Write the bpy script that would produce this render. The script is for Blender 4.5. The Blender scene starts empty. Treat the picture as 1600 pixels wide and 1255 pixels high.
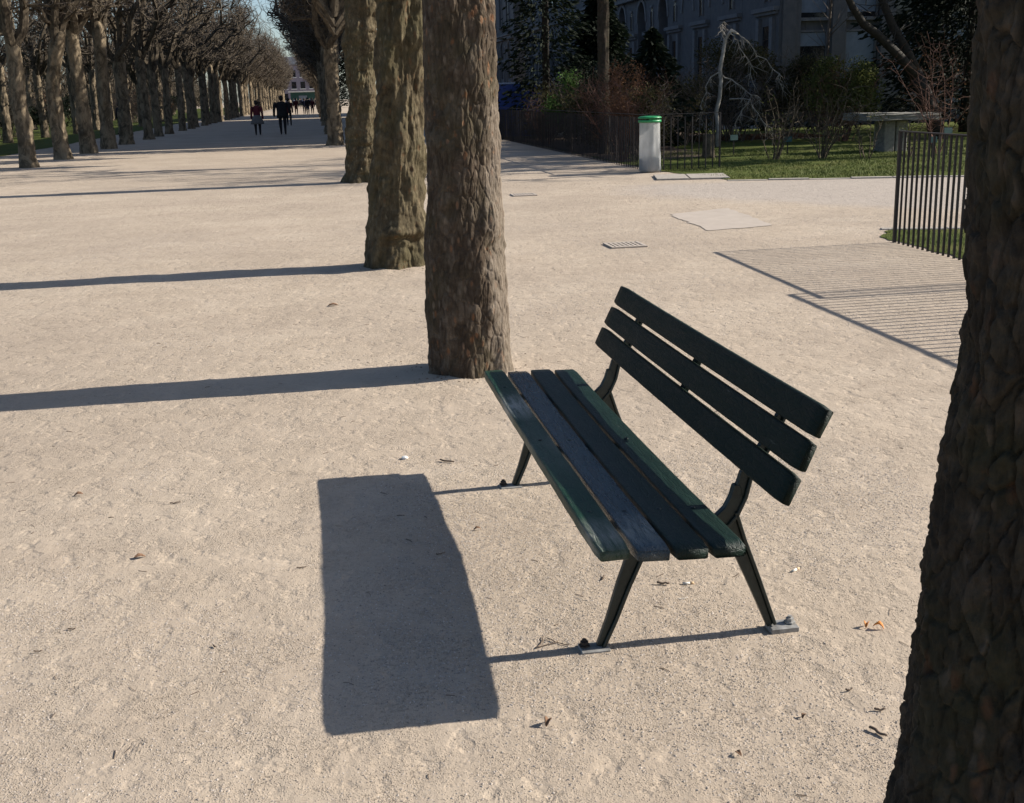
import bpy, bmesh, math, random
import numpy as np
from mathutils import Vector, Matrix, Quaternion
S = bpy.context.scene
COL = S.collection
R = math.radians

# ------------------------------------------------------------------ camera
CAM_H = 1.642
pitch, roll = R(15.115), R(-1.671)
fwd = Vector((0, math.cos(pitch), -math.sin(pitch)))
up0 = Vector((0, math.sin(pitch), math.cos(pitch)))
rt0 = Vector((1, 0, 0))
rt = rt0*math.cos(roll) + up0*math.sin(roll)
up = -rt0*math.sin(roll) + up0*math.cos(roll)
cd = bpy.data.cameras.new('camera'); cam = bpy.data.objects.new('camera', cd); COL.objects.link(cam)
cam.matrix_world = Matrix(((rt.x, up.x, -fwd.x, 0), (rt.y, up.y, -fwd.y, 0), (rt.z, up.z, -fwd.z, CAM_H), (0, 0, 0, 1)))
cd.sensor_width = 36; cd.lens = 1786.25/1600*36; cd.clip_end = 4000; cd.clip_start = .05
S.camera = cam
# ------------------------------------------------------------------ sky, sun, exposure
SUN_AZ, SUN_EL = R(9.9), R(30.0)
w = bpy.data.worlds.new('World'); S.world = w; w.use_nodes = True
nt = w.node_tree; nt.nodes.clear()
sk = nt.nodes.new('ShaderNodeTexSky'); sk.sky_type = 'NISHITA'; sk.sun_disc = False
sk.sun_elevation = SUN_EL; sk.sun_rotation = R(90) - SUN_AZ
sk.air_density = .85; sk.dust_density = 1.0; sk.ozone_density = 2.4
bg = nt.nodes.new('ShaderNodeBackground'); bg.inputs[1].default_value = .080
wo = nt.nodes.new('ShaderNodeOutputWorld')
nt.links.new(sk.outputs[0], bg.inputs[0]); nt.links.new(bg.outputs[0], wo.inputs[0])
ld = bpy.data.lights.new('sun', 'SUN'); ld.energy = 4.6; ld.angle = R(.45); ld.color = (1, .93, .83)
sun = bpy.data.objects.new('sun', ld); COL.objects.link(sun)
sun.rotation_euler = Vector((math.cos(SUN_AZ)*math.cos(SUN_EL), math.sin(SUN_AZ)*math.cos(SUN_EL), math.sin(SUN_EL))).to_track_quat('Z', 'Y').to_euler()
S.view_settings.view_transform = 'Standard'; S.view_settings.look = 'None'
S.view_settings.exposure = .87; S.view_settings.gamma = 1; S.view_settings.use_curve_mapping = False

# ------------------------------------------------------------------ helpers
AY = R(9.09)                       # the alley runs 9 degrees left of straight ahead
def AL(lat, lon, z=0.0):           # (metres right of the camera line, metres along the alley)
    return Vector((lat*math.cos(AY) - lon*math.sin(AY), lat*math.sin(AY) + lon*math.cos(AY), z))

def tag(o, label=None, cat=None, group=None, kind=None):
    if label: o['label'] = label
    if cat: o['category'] = cat
    if group: o['group'] = group
    if kind: o['kind'] = kind
    return o
def empty(name, loc, rz=0.0, label=None, cat=None, group=None):
    o = bpy.data.objects.new(name, None); COL.objects.link(o)
    o.location = loc; o.rotation_euler = (0, 0, rz); o.empty_display_size = .2
    return tag(o, label, cat, group)
def link(name, me, parent=None, loc=None, rot=None, scale=None):
    o = bpy.data.objects.new(name, me); COL.objects.link(o)
    if parent: o.parent = parent
    if loc is not None: o.location = loc
    if rot is not None: o.rotation_euler = rot
    if scale is not None: o.scale = scale
    return o
def copy_tree(o, parent=None):
    c = o.copy(); COL.objects.link(c); c.parent = parent
    for ch in o.children: copy_tree(ch, c)
    return c

class MB:
    """collects shapes, builds ONE mesh"""
    def __init__(s): s.v = []; s.f = []; s.m = []; s.cur = 0
    def add(s, vs, fs):
        b = len(s.v); s.v += [tuple(p) for p in vs]
        s.f += [tuple(i+b for i in f) for f in fs]; s.m += [s.cur]*len(fs); return s
    def box(s, c, d, rot=None):
        hx, hy, hz = d[0]/2, d[1]/2, d[2]/2
        vs = [Vector((x*hx, y*hy, z*hz)) for z in (-1, 1) for y in (-1, 1) for x in (-1, 1)]
        if rot is not None: vs = [rot @ p for p in vs]
        c = Vector(c)
        return s.add([p+c for p in vs], [(0, 2, 3, 1), (4, 5, 7, 6), (0, 1, 5, 4), (2, 6, 7, 3), (0, 4, 6, 2), (1, 3, 7, 5)])
    def tube(s, path, rad, sides=5, cap=True):
        n = len(path); P = [Vector(p) for p in path]
        vs = []; fs = []
        d0 = (P[1]-P[0]).normalized()
        ref = Vector((1, 0, 0)) if abs(d0.x) < .8 else Vector((0, 1, 0))
        a = d0.cross(ref).normalized()
        for i in range(n):
            d = (P[min(i+1, n-1)] - P[max(i-1, 0)])
            if d.length < 1e-9: d = d0.copy()
            d.normalize()
            a = (a - d*a.dot(d))
            if a.length < 1e-6: a = d.orthogonal()
            a.normalize(); b = d.cross(a)
            r = rad[i] if hasattr(rad, '__len__') else rad
            for k in range(sides):
                t = 2*math.pi*k/sides
                vs.append(P[i] + (a*math.cos(t) + b*math.sin(t))*r)
        for i in range(n-1):
            for k in range(sides):
                k2 = (k+1) % sides
                fs.append((i*sides+k, i*sides+k2, (i+1)*sides+k2, (i+1)*sides+k))
        if cap:
            fs.append(tuple(range(sides))[::-1]); fs.append(tuple((n-1)*sides+k for k in range(sides)))
        return s.add(vs, fs)
    def lathe(s, prof, sides=24, squash=1.0, center=(0, 0, 0)):
        vs = []; fs = []; c = Vector(center)
        for r, z in prof:
            for k in range(sides):
                t = 2*math.pi*k/sides; vs.append(c+Vector((r*math.cos(t), r*math.sin(t)*squash, z)))
        for i in range(len(prof)-1):
            for k in range(sides):
                k2 = (k+1) % sides
                fs.append((i*sides+k, i*sides+k2, (i+1)*sides+k2, (i+1)*sides+k))
        fs.append(tuple(range(sides))[::-1]); fs.append(tuple((len(prof)-1)*sides+k for k in range(sides)))
        return s.add(vs, fs)
    def prism(s, pts, axis_from, axis_to, axis='x'):
        """extrude a closed (a,b) outline along an axis"""
        n = len(pts)
        def mk(a, b, t):
            return {'x': (t, a, b), 'y': (a, t, b), 'z': (a, b, t)}[axis]
        vs = [mk(a, b, axis_from) for a, b in pts] + [mk(a, b, axis_to) for a, b in pts]
        fs = [tuple(range(n))[::-1], tuple(range(n, 2*n))]
        for i in range(n):
            j = (i+1) % n; fs.append((i, j, n+j, n+i))
        return s.add(vs, fs)
    def mesh(s, name, mats, smooth=False, fix=True):
        me = bpy.data.meshes.new(name); me.from_pydata(s.v, [], s.f)
        mats = mats if isinstance(mats, (list, tuple)) else [mats]
        for m in mats: me.materials.append(m)
        if len(mats) > 1: me.polygons.foreach_set('material_index', s.m)
        if smooth: me.polygons.foreach_set('use_smooth', [True]*len(me.polygons))
        if fix:
            bm = bmesh.new(); bm.from_mesh(me); bmesh.ops.recalc_face_normals(bm, faces=bm.faces); bm.to_mesh(me); bm.free()
        me.update(); return me
    def obj(s, name, mats, parent=None, smooth=False, loc=None, rot=None, bevel=0, segs=2, fix=True):
        me = s.mesh(name, mats, smooth, fix)
        if bevel: bevel_mesh(me, bevel, segs)
        return link(name, me, parent, loc, rot)
def bevel_mesh(me, w_, segs=2):
    bm = bmesh.new(); bm.from_mesh(me)
    es = [e for e in bm.edges if len(e.link_faces) == 2 and e.calc_face_angle(0) > R(25)]
    bmesh.ops.bevel(bm, geom=es, offset=w_, segments=segs, affect='EDGES', profile=.5, clamp_overlap=True)
    bm.to_mesh(me); bm.free(); me.update()
def np_mesh(name, V, F, mat, smooth=False):
    """V (n,3), F (m,k) arrays"""
    me = bpy.data.meshes.new(name)
    V = np.asarray(V, np.float32); F = np.asarray(F, np.int32); m, k = F.shape
    me.vertices.add(len(V)); me.vertices.foreach_set('co', V.ravel())
    me.loops.add(m*k); me.loops.foreach_set('vertex_index', F.ravel())
    me.polygons.add(m); me.polygons.foreach_set('loop_start', np.arange(0, m*k, k, dtype=np.int32))
    try: me.polygons.foreach_set('loop_total', np.full(m, k, np.int32))
    except Exception: pass
    if smooth: me.polygons.foreach_set('use_smooth', np.ones(m, bool))
    mats = mat if isinstance(mat, (list, tuple)) else [mat]
    for x in mats: me.materials.append(x)
    me.update(calc_edges=True); me.validate(); return me
# -------- numpy noise
def _h(*ijk):
    n = np.zeros(np.shape(ijk[0]), np.int64)
    for a, p in zip(ijk, (374761393, 668265263, 1274126177, 974634773)): n = n + a.astype(np.int64)*p
    n = (n ^ (n >> 13))*1274126177; n = n & 0xffffffff
    n = (n ^ (n >> 16))*2246822519 & 0xffffffff
    return ((n ^ (n >> 15)) & 0xffffff)/float(0xffffff)
def vnoise(x, y, z=None, seed=0):
    z = np.zeros_like(x) if z is None else z
    xi, yi, zi = np.floor(x), np.floor(y), np.floor(z)
    fx, fy, fz = x-xi, y-yi, z-zi
    fx, fy, fz = [t*t*(3-2*t) for t in (fx, fy, fz)]
    o = 0; s = np.full(np.shape(x), seed)
    for a in (0, 1):
        for b in (0, 1):
            for c in (0, 1):
                o = o + _h(xi+a, yi+b, zi+c, s)*(fx if a else 1-fx)*(fy if b else 1-fy)*(fz if c else 1-fz)
    return o*2-1
def fbm(x, y, z=None, octv=4, seed=0):
    o = 0; a = 1; f = 1
    for i in range(octv):
        o = o + a*vnoise(x*f, y*f, None if z is None else z*f, seed+i*17); a *= .5; f *= 2.03
    return o
def worley(x, y, z, seed=0):
    xi, yi, zi = np.floor(x), np.floor(y), np.floor(z)
    f1 = np.full(x.shape, 9.); f2 = f1.copy(); cid = np.zeros(x.shape)
    for a in (-1, 0, 1):
        for b in (-1, 0, 1):
            for c in (-1, 0, 1):
                X, Y, Z = xi+a, yi+b, zi+c; s = np.full(x.shape, seed)
                d = np.sqrt((X+_h(X, Y, Z, s)-x)**2+(Y+_h(X, Y, Z, s+7)-y)**2+(Z+_h(X, Y, Z, s+13)-z)**2)
                idv = _h(X, Y, Z, s+29)
                n1 = d < f1
                f2 = np.where(n1, f1, np.minimum(f2, d)); cid = np.where(n1, idv, cid); f1 = np.where(n1, d, f1)
    return f1, f2, cid

# ------------------------------------------------------------------ materials
class NT:
    def __init__(s, name):
        s.m = bpy.data.materials.new(name); s.m.use_nodes = True; s.t = s.m.node_tree
        s.b = s.t.nodes['Principled BSDF']; s.out = s.t.nodes['Material Output']
    def n(s, ty, **kw):
        x = s.t.nodes.new(ty)
        for k, v in kw.items():
            if k in x.inputs.keys(): x.inputs[k].default_value = v
            else: setattr(x, k, v)
        return x
    def l(s, a, b): s.t.links.new(a, b)
    def coord(s, kind='Object', scale=(1, 1, 1), rot=(0, 0, 0)):
        tc = s.n('ShaderNodeTexCoord'); mp = s.n('ShaderNodeMapping'); mp.inputs['Scale'].default_value = scale; mp.inputs['Rotation'].default_value = rot
        s.l(tc.outputs[kind], mp.inputs[0]); return mp.outputs[0]
    def noise(s, co, scale, detail=6, rough=.6, dist=0):
        x = s.n('ShaderNodeTexNoise'); x.inputs['Scale'].default_value = scale; x.inputs['Detail'].default_value = detail
        x.inputs['Roughness'].default_value = rough; x.inputs['Distortion'].default_value = dist
        s.l(co, x.inputs['Vector']); return x.outputs['Fac']
    def voro(s, co, scale, feature='F1', out='Distance'):
        x = s.n('ShaderNodeTexVoronoi', feature=feature); x.inputs['Scale'].default_value = scale
        s.l(co, x.inputs['Vector']); return x.outputs[out]
    def ramp(s, fac, stops):
        x = s.n('ShaderNodeValToRGB'); e = x.color_ramp.elements
        while len(e) < len(stops): e.new(.5)
        for q, (p, c) in zip(e, stops): q.position = p; q.color = (*c, 1) if len(c) == 3 else c
        s.l(fac, x.inputs[0]); return x.outputs[0]
    def mix(s, fac, a, b, mode='MIX'):
        x = s.n('ShaderNodeMix', data_type='RGBA', blend_type=mode)
        for sock, val in ((x.inputs[0], fac), (x.inputs[6], a), (x.inputs[7], b)):
            if hasattr(val, 'is_output') or hasattr(val, 'links'): s.l(val, sock)
            elif isinstance(val, (tuple, list)): sock.default_value = (*val, 1)
            else: sock.default_value = val
        return x.outputs[2]
    def math(s, op, a, b=None):
        x = s.n('ShaderNodeMath', operation=op)
        for i, v in enumerate((a, b)):
            if v is None: continue
            if hasattr(v, 'links'): s.l(v, x.inputs[i])
            else: x.inputs[i].default_value = v
        return x.outputs[0]
    def bump(s, h, dist, strength=1, prev=None):
        x = s.n('ShaderNodeBump'); x.inputs['Distance'].default_value = dist; x.inputs['Strength'].default_value = strength
        s.l(h, x.inputs['Height'])
        if prev is not None: s.l(prev, x.inputs['Normal'])
        return x.outputs[0]
    def set(s, color=None, rough=None, normal=None, spec=None, metal=None):
        for k, v in (('Base Color', color), ('Roughness', rough), ('Normal', normal), ('Specular IOR Level', spec), ('Metallic', metal)):
            if v is None: continue
            if hasattr(v, 'links'): s.l(v, s.b.inputs[k])
            elif isinstance(v, (tuple, list)): s.b.inputs[k].default_value = (*v, 1)
            else: s.b.inputs[k].default_value = v
        return s.m
def simple(name, c1, c2, scale=8, rough=.7, bump=.002, spec=.3, stretch=(1, 1, 1), kind='Object', metal=0.0, detail=6):
    t = NT(name); co = t.coord(kind, stretch); f = t.noise(co, scale, detail)
    return t.set(t.ramp(f, [(.3, c1), (.7, c2)]), rough, t.bump(f, bump) if bump else None, spec, metal)

def m_gravel():
    t = NT('pale_gravel'); co = t.coord('Object')
    big = t.noise(co, .45, 6, .65); mid = t.noise(co, 1.4, 6, .65, .6); fine = t.noise(co, 38, 5, .7)
    sp = t.noise(co, 170, 3, .8)
    c = t.ramp(mid, [(.25, (.380, .310, .238)), (.5, (.432, .357, .277)), (.78, (.475, .398, .314))])
    c = t.mix(t.ramp(big, [(.42, (0, 0, 0)), (.62, (1, 1, 1))]), c, (.375, .308, .240))
    clus = t.ramp(t.noise(co, 4.2, 10, .78), [(.42, (.10, .10, .10)), (.60, (1, 1, 1))])      # where loose grit gathers
    g = t.ramp(fine, [(.25, (.90, .89, .88)), (.5, (1, 1, 1)), (.8, (1.06, 1.06, 1.06))])
    c = t.mix(1.0, c, g, 'MULTIPLY')
    g2 = t.ramp(sp, [(.29, (.42, .40, .39)), (.41, (1, 1, 1)), (.70, (1.0, 1.0, 1.0)), (.82, (1.22, 1.22, 1.24))])
    c = t.mix(clus, c, t.mix(1.0, c, g2, 'MULTIPLY'))
    # greyer stone chippings on the crossing path (east of the alley, short of the lawn)
    sx = t.n('ShaderNodeSeparateXYZ'); t.l(co, sx.inputs[0])
    def band(sock, a, b, soft, wob):
        p = t.math('ADD', sock, t.math('MULTIPLY', t.math('SUBTRACT', mid, .5), wob))
        lo = t.n('ShaderNodeMapRange', interpolation_type='SMOOTHSTEP'); t.l(p, lo.inputs[0]); lo.inputs[1].default_value = a-soft; lo.inputs[2].default_value = a+soft
        hi = t.n('ShaderNodeMapRange', interpolation_type='SMOOTHSTEP'); t.l(p, hi.inputs[0]); hi.inputs[1].default_value = b-soft; hi.inputs[2].default_value = b+soft
        return t.math('SUBTRACT', lo.outputs[0], hi.outputs[0])
    y_ = t.math('ADD', sx.outputs[1], t.math('MULTIPLY', sx.outputs[0], .9))   # slanting edge
    m1 = t.math('MULTIPLY', band(y_, 20.3, 80, .7, 1.6), band(sx.outputs[1], 13.2, 20.6, .5, .6))
    m1 = t.math('MULTIPLY', m1, band(sx.outputs[0], 2.2, 60, .8, 1.0))
    c = t.mix(t.math('MULTIPLY', m1, .75), c, t.mix(1.0, (.395, .348, .305), g2, 'MULTIPLY'))
    pit = t.ramp(t.noise(co, 62, 5, .62), [(.33, (0, 0, 0)), (.43, (1, 1, 1))])            # scattered little dents
    pit2 = t.ramp(t.noise(co, 27, 4, .6), [(.32, (0, 0, 0)), (.37, (1, 1, 1))])
    grain = t.ramp(t.voro(co, 150), [(.0, (1, 1, 1)), (.42, (0, 0, 0))])
    prt = t.ramp(t.noise(co, 11, 3, .5), [(.34, (0, 0, 0)), (.47, (1, 1, 1))])             # old footprints and scuffs
    wv = t.n('ShaderNodeTexWave', wave_type='BANDS'); wv.inputs['Scale'].default_value = 26; wv.inputs['Distortion'].default_value = 9; wv.inputs['Detail'].default_value = 2; wv.inputs['Detail Scale'].default_value = .35
    t.l(co, wv.inputs['Vector'])
    tread = t.math('MULTIPLY', wv.outputs['Fac'], t.ramp(t.noise(co, 6.5, 2, .5), [(.64, (0, 0, 0)), (.74, (1, 1, 1))]))   # patches of shoe tread
    b0 = t.bump(t.noise(t.coord('Object', (1, .45, 1), (0, 0, .5)), 13, 5, .6), .012, .55)
    b0 = t.bump(tread, .0025, .4, b0)
    b1 = t.bump(prt, .007, .55, b0)
    b2 = t.bump(t.math('MULTIPLY', grain, clus), .0045, .8, b1)
    b3 = t.bump(t.math('SUBTRACT', 1.0, t.math('MULTIPLY', t.math('SUBTRACT', 1.0, pit), clus)), .006, .8, b2)
    b4 = t.bump(t.math('MULTIPLY', sp, clus), .0025, .8, t.bump(pit2, .003, .2, b3))
    return t.set(c, .95, b4, .15)
def m_bark(name, dark, mid, light, moss, mscale=1.0, warm=(.23, .11, .05), flaked_sunlit=False):
    t = NT(name); co = t.coord('Object')
    at = t.n('ShaderNodeAttribute', attribute_name='plate')
    f = t.noise(co, 9*mscale, 8, .7, .5); f2 = t.noise(t.coord('Object', (1, 1, .35)), 45*mscale, 6, .7); big = t.noise(co, 3.1*mscale, 4)
    c = t.ramp(f, [(.28, dark), (.52, mid), (.75, light)])
    c = t.mix(t.math('MULTIPLY', t.ramp(at.outputs['Fac'], [(.55, (0, 0, 0)), (1, (1, 1, 1))]), .55), c, light)
    c = t.mix(t.math('MULTIPLY', t.ramp(big, [(.45, (0, 0, 0)), (.66, (1, 1, 1))]), .55), c, moss)
    c = t.mix(t.math('MULTIPLY', t.ramp(t.noise(co, 13*mscale, 3), [(.66, (0, 0, 0)), (.74, (1, 1, 1))]), .5), c, warm)
    vf = t.n('ShaderNodeTexVoronoi'); vf.inputs['Scale'].default_value = 30*mscale; t.l(t.coord('Object', (1, 1, .45)), vf.inputs['Vector'])
    sc_ = t.n('ShaderNodeSeparateColor'); t.l(vf.outputs['Color'], sc_.inputs[0])
    edge = t.ramp(t.math('ADD', vf.outputs['Distance'], t.math('MULTIPLY', f2, .35)), [(.38, (1, 1, 1)), (.62, (0, 0, 0))])
    c = t.mix(t.math('MULTIPLY', t.math('MULTIPLY', t.ramp(sc_.outputs[0], [(.72, (0, 0, 0)), (.80, (1, 1, 1))]), edge), .55), c, tuple(min(1, x*1.35) for x in light))
    c = t.mix(t.math('MULTIPLY', t.math('MULTIPLY', t.ramp(sc_.outputs[1], [(.82, (0, 0, 0)), (.88, (1, 1, 1))]), edge), .6), c, warm)
    c = t.mix(.9, c, t.ramp(f2, [(.25, (.5, .5, .5)), (.7, (1.25, 1.25, 1.25))]), 'MULTIPLY')
    if flaked_sunlit:      # tall pale patch: shed bark plus sunlit-side brightness painted into the colour, uneven edge
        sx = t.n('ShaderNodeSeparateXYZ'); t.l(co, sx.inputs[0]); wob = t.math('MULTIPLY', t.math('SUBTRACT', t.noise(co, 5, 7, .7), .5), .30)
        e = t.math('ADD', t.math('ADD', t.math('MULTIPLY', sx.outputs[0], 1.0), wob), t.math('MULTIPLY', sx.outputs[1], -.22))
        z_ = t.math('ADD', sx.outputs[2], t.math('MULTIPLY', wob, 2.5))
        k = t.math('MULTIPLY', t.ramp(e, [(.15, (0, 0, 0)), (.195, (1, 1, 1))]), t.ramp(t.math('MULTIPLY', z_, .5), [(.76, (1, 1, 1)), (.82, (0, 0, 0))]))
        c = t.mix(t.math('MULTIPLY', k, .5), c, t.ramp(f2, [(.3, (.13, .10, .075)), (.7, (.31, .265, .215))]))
    b = t.bump(f, .012/mscale, .7); b = t.bump(f2, .006/mscale, .9, b)
    return t.set(c, .92, b, .12)
def m_plane(name, lo, hi, scale=1.0):
    """mottled plane bark: flat flakes of olive, tan and grey"""
    t = NT(name); co = t.coord('Object', (1, 1, .55)); oi = t.n('ShaderNodeObjectInfo')
    d = t.n('ShaderNodeVectorMath', operation='ADD'); cb = t.n('ShaderNodeCombineXYZ')
    for i in range(3): t.l(t.math('MULTIPLY', oi.outputs['Random'], 37.0+i*11), cb.inputs[i])
    t.l(co, d.inputs[0]); t.l(cb.outputs[0], d.inputs[1]); co = d.outputs[0]
    wv = t.noise(co, 4*scale, 6, .7, 1.0); wv2 = t.noise(co, 16*scale, 5, .7)
    c = t.ramp(wv, [(.3, lo), (.45, tuple((a*.6+b*.4) for a, b in zip(lo, hi))), (.55, hi), (.7, tuple(min(1, x*1.25) for x in hi))])
    c = t.mix(.5, c, t.ramp(wv2, [(.3, (.6, .58, .5)), (.7, (1.15, 1.1, 1.05))]), 'MULTIPLY')
    b = t.bump(wv, .02, .7); b = t.bump(wv2, .01, .7, b)
    return t.set(c, .9, b, .12)
def m_bench_paint(name, cols, rlo, rhi, spec, scuffs=(), wearpos=.64):
    t = NT(name); co = t.coord('Object', (1.2, 9, 9))
    g = t.noise(co, 7, 8, .7, .6); cr = t.noise(t.coord('Object', (3, 34, 34)), 6, 6, .72, .5); vz = t.voro(t.coord('Object', (14, 60, 60)), 1.0, 'DISTANCE_TO_EDGE')
    c = t.ramp(g, [(.3, cols[0]), (.55, cols[1]), (.8, cols[2])])
    wear = t.noise(t.coord('Object', (2.2, 16, 16)), 3.2, 8, .75, .3)
    wm = t.math('MULTIPLY', t.ramp(wear, [(wearpos, (0, 0, 0)), (wearpos+.08, (1, 1, 1))]), .35)
    sx = t.n('ShaderNodeSeparateXYZ'); tc = t.n('ShaderNodeTexCoord'); t.l(tc.outputs['Object'], sx.inputs[0])
    for x0, hw_, st_ in scuffs:                     # rubbed-off paint; the front slat's far patch also paints in a sunlit spot
        d = t.math('DIVIDE', t.math('ABSOLUTE', t.math('SUBTRACT', sx.outputs[0], x0)), hw_)
        k = t.math('MAXIMUM', t.math('SUBTRACT', 1.0, d), 0.0)
        k = t.math('MULTIPLY', t.math('MULTIPLY', k, st_), t.ramp(wear, [(.36, (0, 0, 0)), (.60, (1, 1, 1))]))
        wm = t.math('MAXIMUM', wm, k)
    c = t.mix(wm, c, (.30, .30, .265))
    cm = t.ramp(cr, [(.28, (1, 1, 1)), (.36, (0, 0, 0))])
    c = t.mix(t.math('MULTIPLY', cm, .6), c, (.008, .008, .006))
    r_ = t.ramp(g, [(.3, (rlo,)*3), (.75, (rhi,)*3)])
    b = t.bump(g, .0035, .8); b = t.bump(cr, .003, .9, b)
    b = t.bump(t.ramp(vz, [(0, (0, 0, 0)), (.12, (1, 1, 1))]), .0012, .7, b)
    return t.set(c, r_, b, spec)
M = {}
M['gravel'] = m_gravel()
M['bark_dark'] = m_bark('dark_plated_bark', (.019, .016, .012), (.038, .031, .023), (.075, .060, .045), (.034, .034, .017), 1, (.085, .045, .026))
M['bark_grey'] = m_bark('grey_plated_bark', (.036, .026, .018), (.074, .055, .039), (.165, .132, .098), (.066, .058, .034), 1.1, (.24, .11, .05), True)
M['bark_tan'] = m_bark('knobby_olive_bark', (.042, .033, .020), (.085, .067, .040), (.155, .128, .08), (.066, .060, .03), .8, (.13, .07, .035))
M['plane'] = m_plane('mottled_plane_bark', (.045, .038, .028), (.205, .165, .115))
M['branch'] = m_plane('branch_bark', (.028, .024, .019), (.11, .09, .066), 2)
M['twig_brown'] = simple('brown_twig', (.058, .046, .036), (.155, .125, .098), 5, .9, 0)
M['twig_red'] = simple('reddish_twig', (.07, .035, .025), (.15, .075, .05), 5, .9, 0)
M['twig_pale'] = simple('silvery_twig', (.15, .135, .115), (.42, .39, .34), 7, .8, .004)
M['paint'] = m_bench_paint('dark_green_paint', ((.002, .008, .005), (.0035, .0125, .008), (.007, .022, .014)), .45, .65, .2)
M['paint_seat'] = m_bench_paint('worn_green_paint', ((.003, .011, .008), (.004, .017, .012), (.010, .032, .023)), .36, .52, .28)
M['paint_sky_sheen'] = m_bench_paint('glossy_green_paint_sky_tint', ((.006, .020, .028), (.011, .036, .052), (.022, .06, .082)), .22, .36, .7, ((.14, .16, .8),))  # glossy green paint with the blue of reflected sky put into its colour
M['paint_front'] = m_bench_paint('scuffed_sunspot_green_paint', ((.007, .028, .016), (.013, .048, .028), (.026, .075, .048)), .38, .54, .28, ((1.52, .24, 1.3), (.10, .16, .8), (1.0, .5, .25)), .60)  # far scuff is wear with a sunlit spot's brightness painted in
M['iron_green'] = simple('green_cast_iron', (.006, .012, .010), (.016, .026, .021), 30, .45, .001, .5)
M['iron'] = simple('black_iron', (.010, .008, .009), (.028, .021, .018), 40, .6, .0006, .4)
M['zinc'] = simple('galvanised_steel', (.15, .145, .135), (.36, .355, .34), 28, .6, .0008, .5, metal=.2)
M['bark_shaded'] = simple('shade_darkened_bark', (.012, .010, .008), (.032, .027, .02), 9, .85, .012)  # branch bark darkened to carry the evergreens' shade; conifer trunks reuse it
M['stone'] = simple('table_stone', (.13, .125, .11), (.23, .22, .19), 14, .9, .008)
M['kerb'] = simple('kerb_stone', (.27, .24, .205), (.41, .37, .32), 18, .9, .006)
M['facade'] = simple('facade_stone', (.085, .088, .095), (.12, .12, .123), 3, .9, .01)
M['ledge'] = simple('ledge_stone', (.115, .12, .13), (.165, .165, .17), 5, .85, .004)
M['roof'] = simple('slate_roof', (.05, .055, .065), (.09, .095, .105), 6, .6, .004)
M['glass'] = simple('dark_window_glass', (.008, .010, .013), (.016, .018, .022), 1, .08, 0, .5)
M['sky_pane'] = simple('pale_blue_sky_reflection', (.13, .165, .21), (.19, .225, .275), 3, .5, .002)  # sky reflection painted as flat pale blue; kiosk hatch reuses it
M['frame'] = simple('dark_window_frame', (.03, .033, .036), (.05, .05, .05), 20, .6, .001)
M['bluepaint'] = simple('blue_sheet', (.022, .05, .21), (.035, .07, .28), 6, .5, .002, .4)
M['green_plastic'] = simple('green_plastic', (.015, .20, .06), (.03, .29, .10), 12, .4, .001, .5)
M['green_sign'] = simple('teal_plaque', (.006, .045, .04), (.01, .065, .055), 12, .6, .0005, .5)
M['white'] = simple('white_paint', (.62, .62, .6), (.78, .78, .75), 10, .6, .001)
def m_bag():
    t = NT('clouded_plastic_bag'); co = t.coord('Object', (1, 1, .4)); f = t.noise(co, 9, 5, .6)
    c = t.ramp(f, [(.3, (.52, .52, .51)), (.7, (.68, .68, .67))]); t.set(c, .35, t.bump(f, .01, .6), .4)
    tr = t.n('ShaderNodeBsdfTranslucent'); t.l(c, tr.inputs[0])
    tp = t.n('ShaderNodeBsdfTransparent')
    m1 = t.n('ShaderNodeMixShader'); m1.inputs[0].default_value = .45; t.l(t.b.outputs[0], m1.inputs[1]); t.l(tr.outputs[0], m1.inputs[2])
    m2 = t.n('ShaderNodeMixShader'); m2.inputs[0].default_value = .27; t.l(m1.outputs[0], m2.inputs[1]); t.l(tp.outputs[0], m2.inputs[2])
    t.l(m2.outputs[0], t.out.inputs[0]); return t.m
M['bag'] = m_bag()
M['trash'] = simple('rubbish', (.07, .075, .065), (.22, .22, .19), 16, .9, .01)
def m_leaf(name, c1, c2, tr=.35):
    t = NT(name); oi = t.n('ShaderNodeNewGeometry'); f = t.noise(t.coord('Object'), 7, 3)
    c = t.ramp(f, [(.3, c1), (.7, c2)])
    t.set(c, .75, None, .12)
    a = t.n('ShaderNodeBsdfTranslucent'); t.l(c, a.inputs[0]); m1 = t.n('ShaderNodeMixShader'); m1.inputs[0].default_value = tr
    t.l(t.b.outputs[0], m1.inputs[1]); t.l(a.outputs[0], m1.inputs[2]); t.l(m1.outputs[0], t.out.inputs[0]); return t.m
M['leaf_dark'] = m_leaf('evergreen_leaf', (.005, .009, .005), (.013, .020, .010), .15)
M['leaf_green'] = m_leaf('fresh_green_leaf', (.035, .075, .018), (.075, .125, .035))
M['leaf_yellow'] = m_leaf('yellow_green_leaf', (.055, .070, .018), (.12, .125, .04))
M['leaf_olive'] = m_leaf('olive_brown_leaf', (.032, .034, .014), (.075, .066, .028))
M['leaf_brown'] = m_leaf('dry_brown_leaf', (.075, .04, .022), (.16, .085, .045))
M['leaf_orange'] = simple('orange_leaf', (.55, .19, .04), (.70, .30, .08), 30, .7, .001)
M['leaf_litter_brown'] = simple('dead_leaf', (.12, .07, .04), (.26, .15, .09), 40, .8, .001)
M['stick'] = simple('dry_stick', (.09, .065, .048), (.18, .135, .1), 60, .9, .001)
M['paper'] = simple('cigarette_paper', (.62, .58, .5), (.75, .72, .66), 60, .8, 0)
M['filter'] = simple('cigarette_filter', (.5, .33, .18), (.6, .42, .25), 60, .8, 0)
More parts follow.
